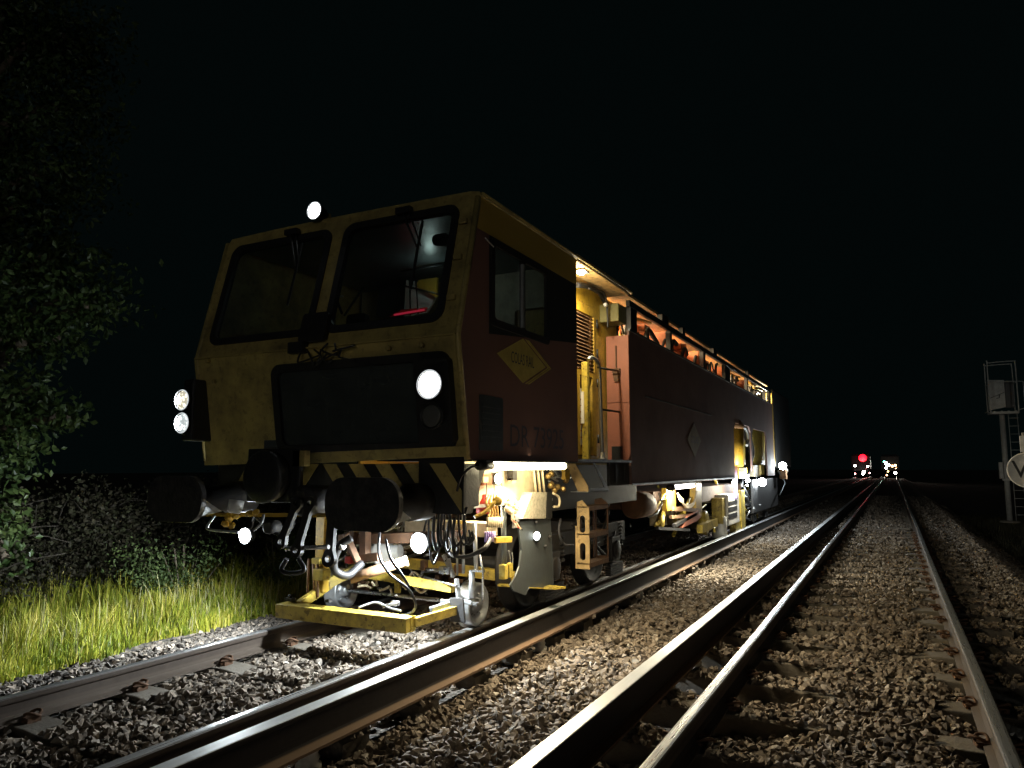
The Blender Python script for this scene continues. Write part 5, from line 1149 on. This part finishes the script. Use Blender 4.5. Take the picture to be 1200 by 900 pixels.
# hedge shrubs
hl = ['dark bramble bush at the left edge beneath the tree', 'dark tangled bush second from the left edge behind the grass', 'brownish bush third from the left edge behind the tall grass', 'dark rounded bush fourth from the left, left of the oval buffer', 'dark bush right behind the oval left buffer', 'low dark shrub beneath the left work light', 'dark shrub seen behind the dangling coupling links']
hs = [(-8.6, 3.9, 1.15, 1.15), (-9.2, 5.4, 1.2, 1.25), (-9.6, 7.1, 1.3, 1.2), (-9.5, 9.0, 1.4, 1.3), (-9.3, 11.3, 1.5, 1.35), (-8.8, 9.6, .7, .75), (-9.3, 14.0, 1.7, 1.4)]
for (x, y, r, h_), lab in zip(hs, hl):
    b = thing('bramble_bush', lab, 'bush', (x, y, -.33), 'bushes behind the grass')
    bl = [((x+random.uniform(-.6, .6)*r, y+random.uniform(-.9, .9)*r, -.33+h_*random.uniform(.25, .95)), (r*.6, r*.7, h_*.38), 150*r) for _ in range(9)]
    grow('foliage', HEDGEM, b, bl, .9, .03, .075, .6, 0)
    m = MB()
    for k in range(26):
        a = random.uniform(0, 2*PI); q0 = Vector((x, y, -.35)); q1 = q0+Vector((math.cos(a)*r*.6, math.sin(a)*r*.8, h_*random.uniform(.6, 1.1))); q2 = q1+Vector((math.cos(a)*r*.35, math.sin(a)*r*.4, random.uniform(-.1, .15))); m.curve([q0, q0.lerp(q1, .5)+Vector((0, 0, .1)), q1, q2], .006, 5, 4)
    m.build('stems', STEMM, b)
# right side bushes, barely visible
for (x, y, h_, lab) in ((6.2, 30, 1.6, 'faint dark bush on the verge behind the signal post'), (4.6, 21, .8, 'faint low bush on the verge between sign and signal post')):
    b = thing('verge_bush', lab, 'bush', (x, y, -.7), 'bushes on the right verge')
    grow('foliage', HEDGEM, b, [((x+random.uniform(-1, 1), y+random.uniform(-1, 1), -.7+h_*random.uniform(.3, .9)), (.8, .9, h_*.35), 110) for _ in range(7)], .8, .05, .1, .6, 0)
    m = MB(); [m.tube([(x, y, -.8), (x+random.uniform(-.7, .7), y+random.uniform(-.7, .7), -.7+h_)], .012, 5) for _ in range(9)]; m.build('stems', BARK, b)
# tall grass
def grass(name, x0, x1, y0, y1, n, h0, h1, mat, w=.006, lean=.3, edge=None):
    x = rng.uniform(x0, x1, n); y = rng.uniform(y0, y1, n); tuft = .5+.5*np.sin(x*6+np.sin(y*3)*2)*np.sin(y*5.3+x*2)
    if edge is not None:
        e = np.interp(y, edge[0], edge[1])+.10*np.sin(y*2.3)+.07*np.sin(y*6.1); k = x < e; x, y, tuft = x[k], y[k], tuft[k]; n = len(x); dist = e[k]-x
    else: dist = np.full(n, 1.)
    h = rng.uniform(h0, h1, n)*(.65+.45*tuft)*np.clip(.35+dist*1.3, .3, 1)
    z = gz(x, y)-.02; a = rng.uniform(0, 2*PI, n); ld = rng.uniform(0, 2*PI, n); le = (rng.random(n)**1.5)*lean*h; V = []
    for t_, ww in ((0, 1), (.4, .9), (.75, .6), (1, .05)):
        cx = x+np.cos(ld)*le*t_**2.2; cy = y+np.sin(ld)*le*t_**2.2; cz = z+h*t_*(1-.15*(le/h)*t_); wx_ = np.cos(a)*w*ww; wy_ = np.sin(a)*w*ww
        V += [np.stack([cx-wx_, cy-wy_, cz], -1), np.stack([cx+wx_, cy+wy_, cz], -1)]
    V = np.stack(V, 1).reshape(-1, 3); b = (np.arange(n)*8)[:, None, None]; Fc = (np.array([[0, 1, 3, 2], [2, 3, 5, 4], [4, 5, 7, 6]])[None]+b).reshape(-1, 4)
    tone = np.clip(rng.normal(.5, .22, n)+.35*(tuft-.5), 0, 1); o = np_mesh(name, V, Fc, mat, np.repeat(tone, 8)); o['kind'] = 'stuff'; return o
GRM = tone_mat('verge_grass', [(0, (.04, .07, .012)), (.35, (.16, .20, .018)), (.7, (.32, .31, .035)), (1, (.52, .42, .11))], rough=.5, transl=.35, bump=0)
SDM = tone_mat('seed_heads', [(0, (.22, .21, .10)), (1, (.38, .34, .18))], rough=.7, transl=.3, bump=0)
EDG = ([1, 3.4, 4.8, 7.4, 12, 30], [-6.0, -6.12, -6.22, -6.55, -6.4, -6.4])
g = grass('tall_grass', -7.25, -6.0, 1.8, 13, 42000, .16, .42, GRM, .0055, .6, EDG); tag(g, 'tall bright green grass strip lit beside the left rail', 'grass')
g = grass('seeding_grass', -7.2, -6.25, 1.8, 13, 1000, .38, .6, SDM, .0045, .35, EDG); tag(g, 'pale seed heads standing above the green grass', 'grass seed heads')
g = grass('dark_undergrowth', -11, -7.2, 2, 18, 26000, .2, .55, GRM, .006, .6); tag(g, 'dim undergrowth behind the lit grass strip', 'undergrowth')
g = grass('verge_grass', 2.2, 6, 6, 36, 14000, .1, .3, tone_mat('dry_grass', [(0, (.03, .03, .015)), (1, (.10, .09, .05))], transl=.2, bump=0), .006, .6); tag(g, 'short dull grass on the dark verge at right', 'grass')
for n_w, (x, y, lab) in enumerate(((-7.5, 7.6, 'leafy green weed clump under the left work light'), (-7.6, 6.2, 'leafy weed clump behind the middle of the grass strip'), (-7.4, 9.2, 'pale leafy weed clump just left of the yellow upright'))):
    b = thing('weed_clump', lab, 'weed', (x, y, -.3), 'weeds in the verge')
    grow('foliage', WEEDM, b, [((x+random.uniform(-.3, .3), y+random.uniform(-.5, .5), random.uniform(-.1, .45)), (.28, .35, .22), 45) for _ in range(6)], .8, .025, .06, .5, -.2)
    m = MB(); [m.tube([(x, y, -.32), (x+random.uniform(-.3, .3), y+random.uniform(-.4, .4), random.uniform(.2, .5))], .005, 5) for _ in range(10)]; m.build('stems', BARK, b)

sd = bpy.data.lights.new('fill_sun', 'SUN'); sd.energy = .048; sd.angle = math.radians(6); sd.color = (1, .95, .86)  # weak sun added, standing for unseen lights behind the camera
so = bpy.data.objects.new('fill_sun', sd); COL.objects.link(so); so.rotation_euler = Vector((-.42, 1, -.07)).to_track_quat('-Z', 'Y').to_euler()
# ================================================================ render
scene.render.engine = 'CYCLES'
scene.cycles.use_light_tree = True; scene.cycles.max_bounces = 4;  scene.cycles.sample_clamp_indirect = 4; scene.cycles.use_denoising = True
scene.view_settings.view_transform = 'Standard'; scene.view_settings.look = 'None'; scene.view_settings.exposure = 1.2; scene.view_settings.gamma = 1; scene.view_settings.use_curve_mapping = False
for o in scene.objects:
    if 'base' in o: del o['base']
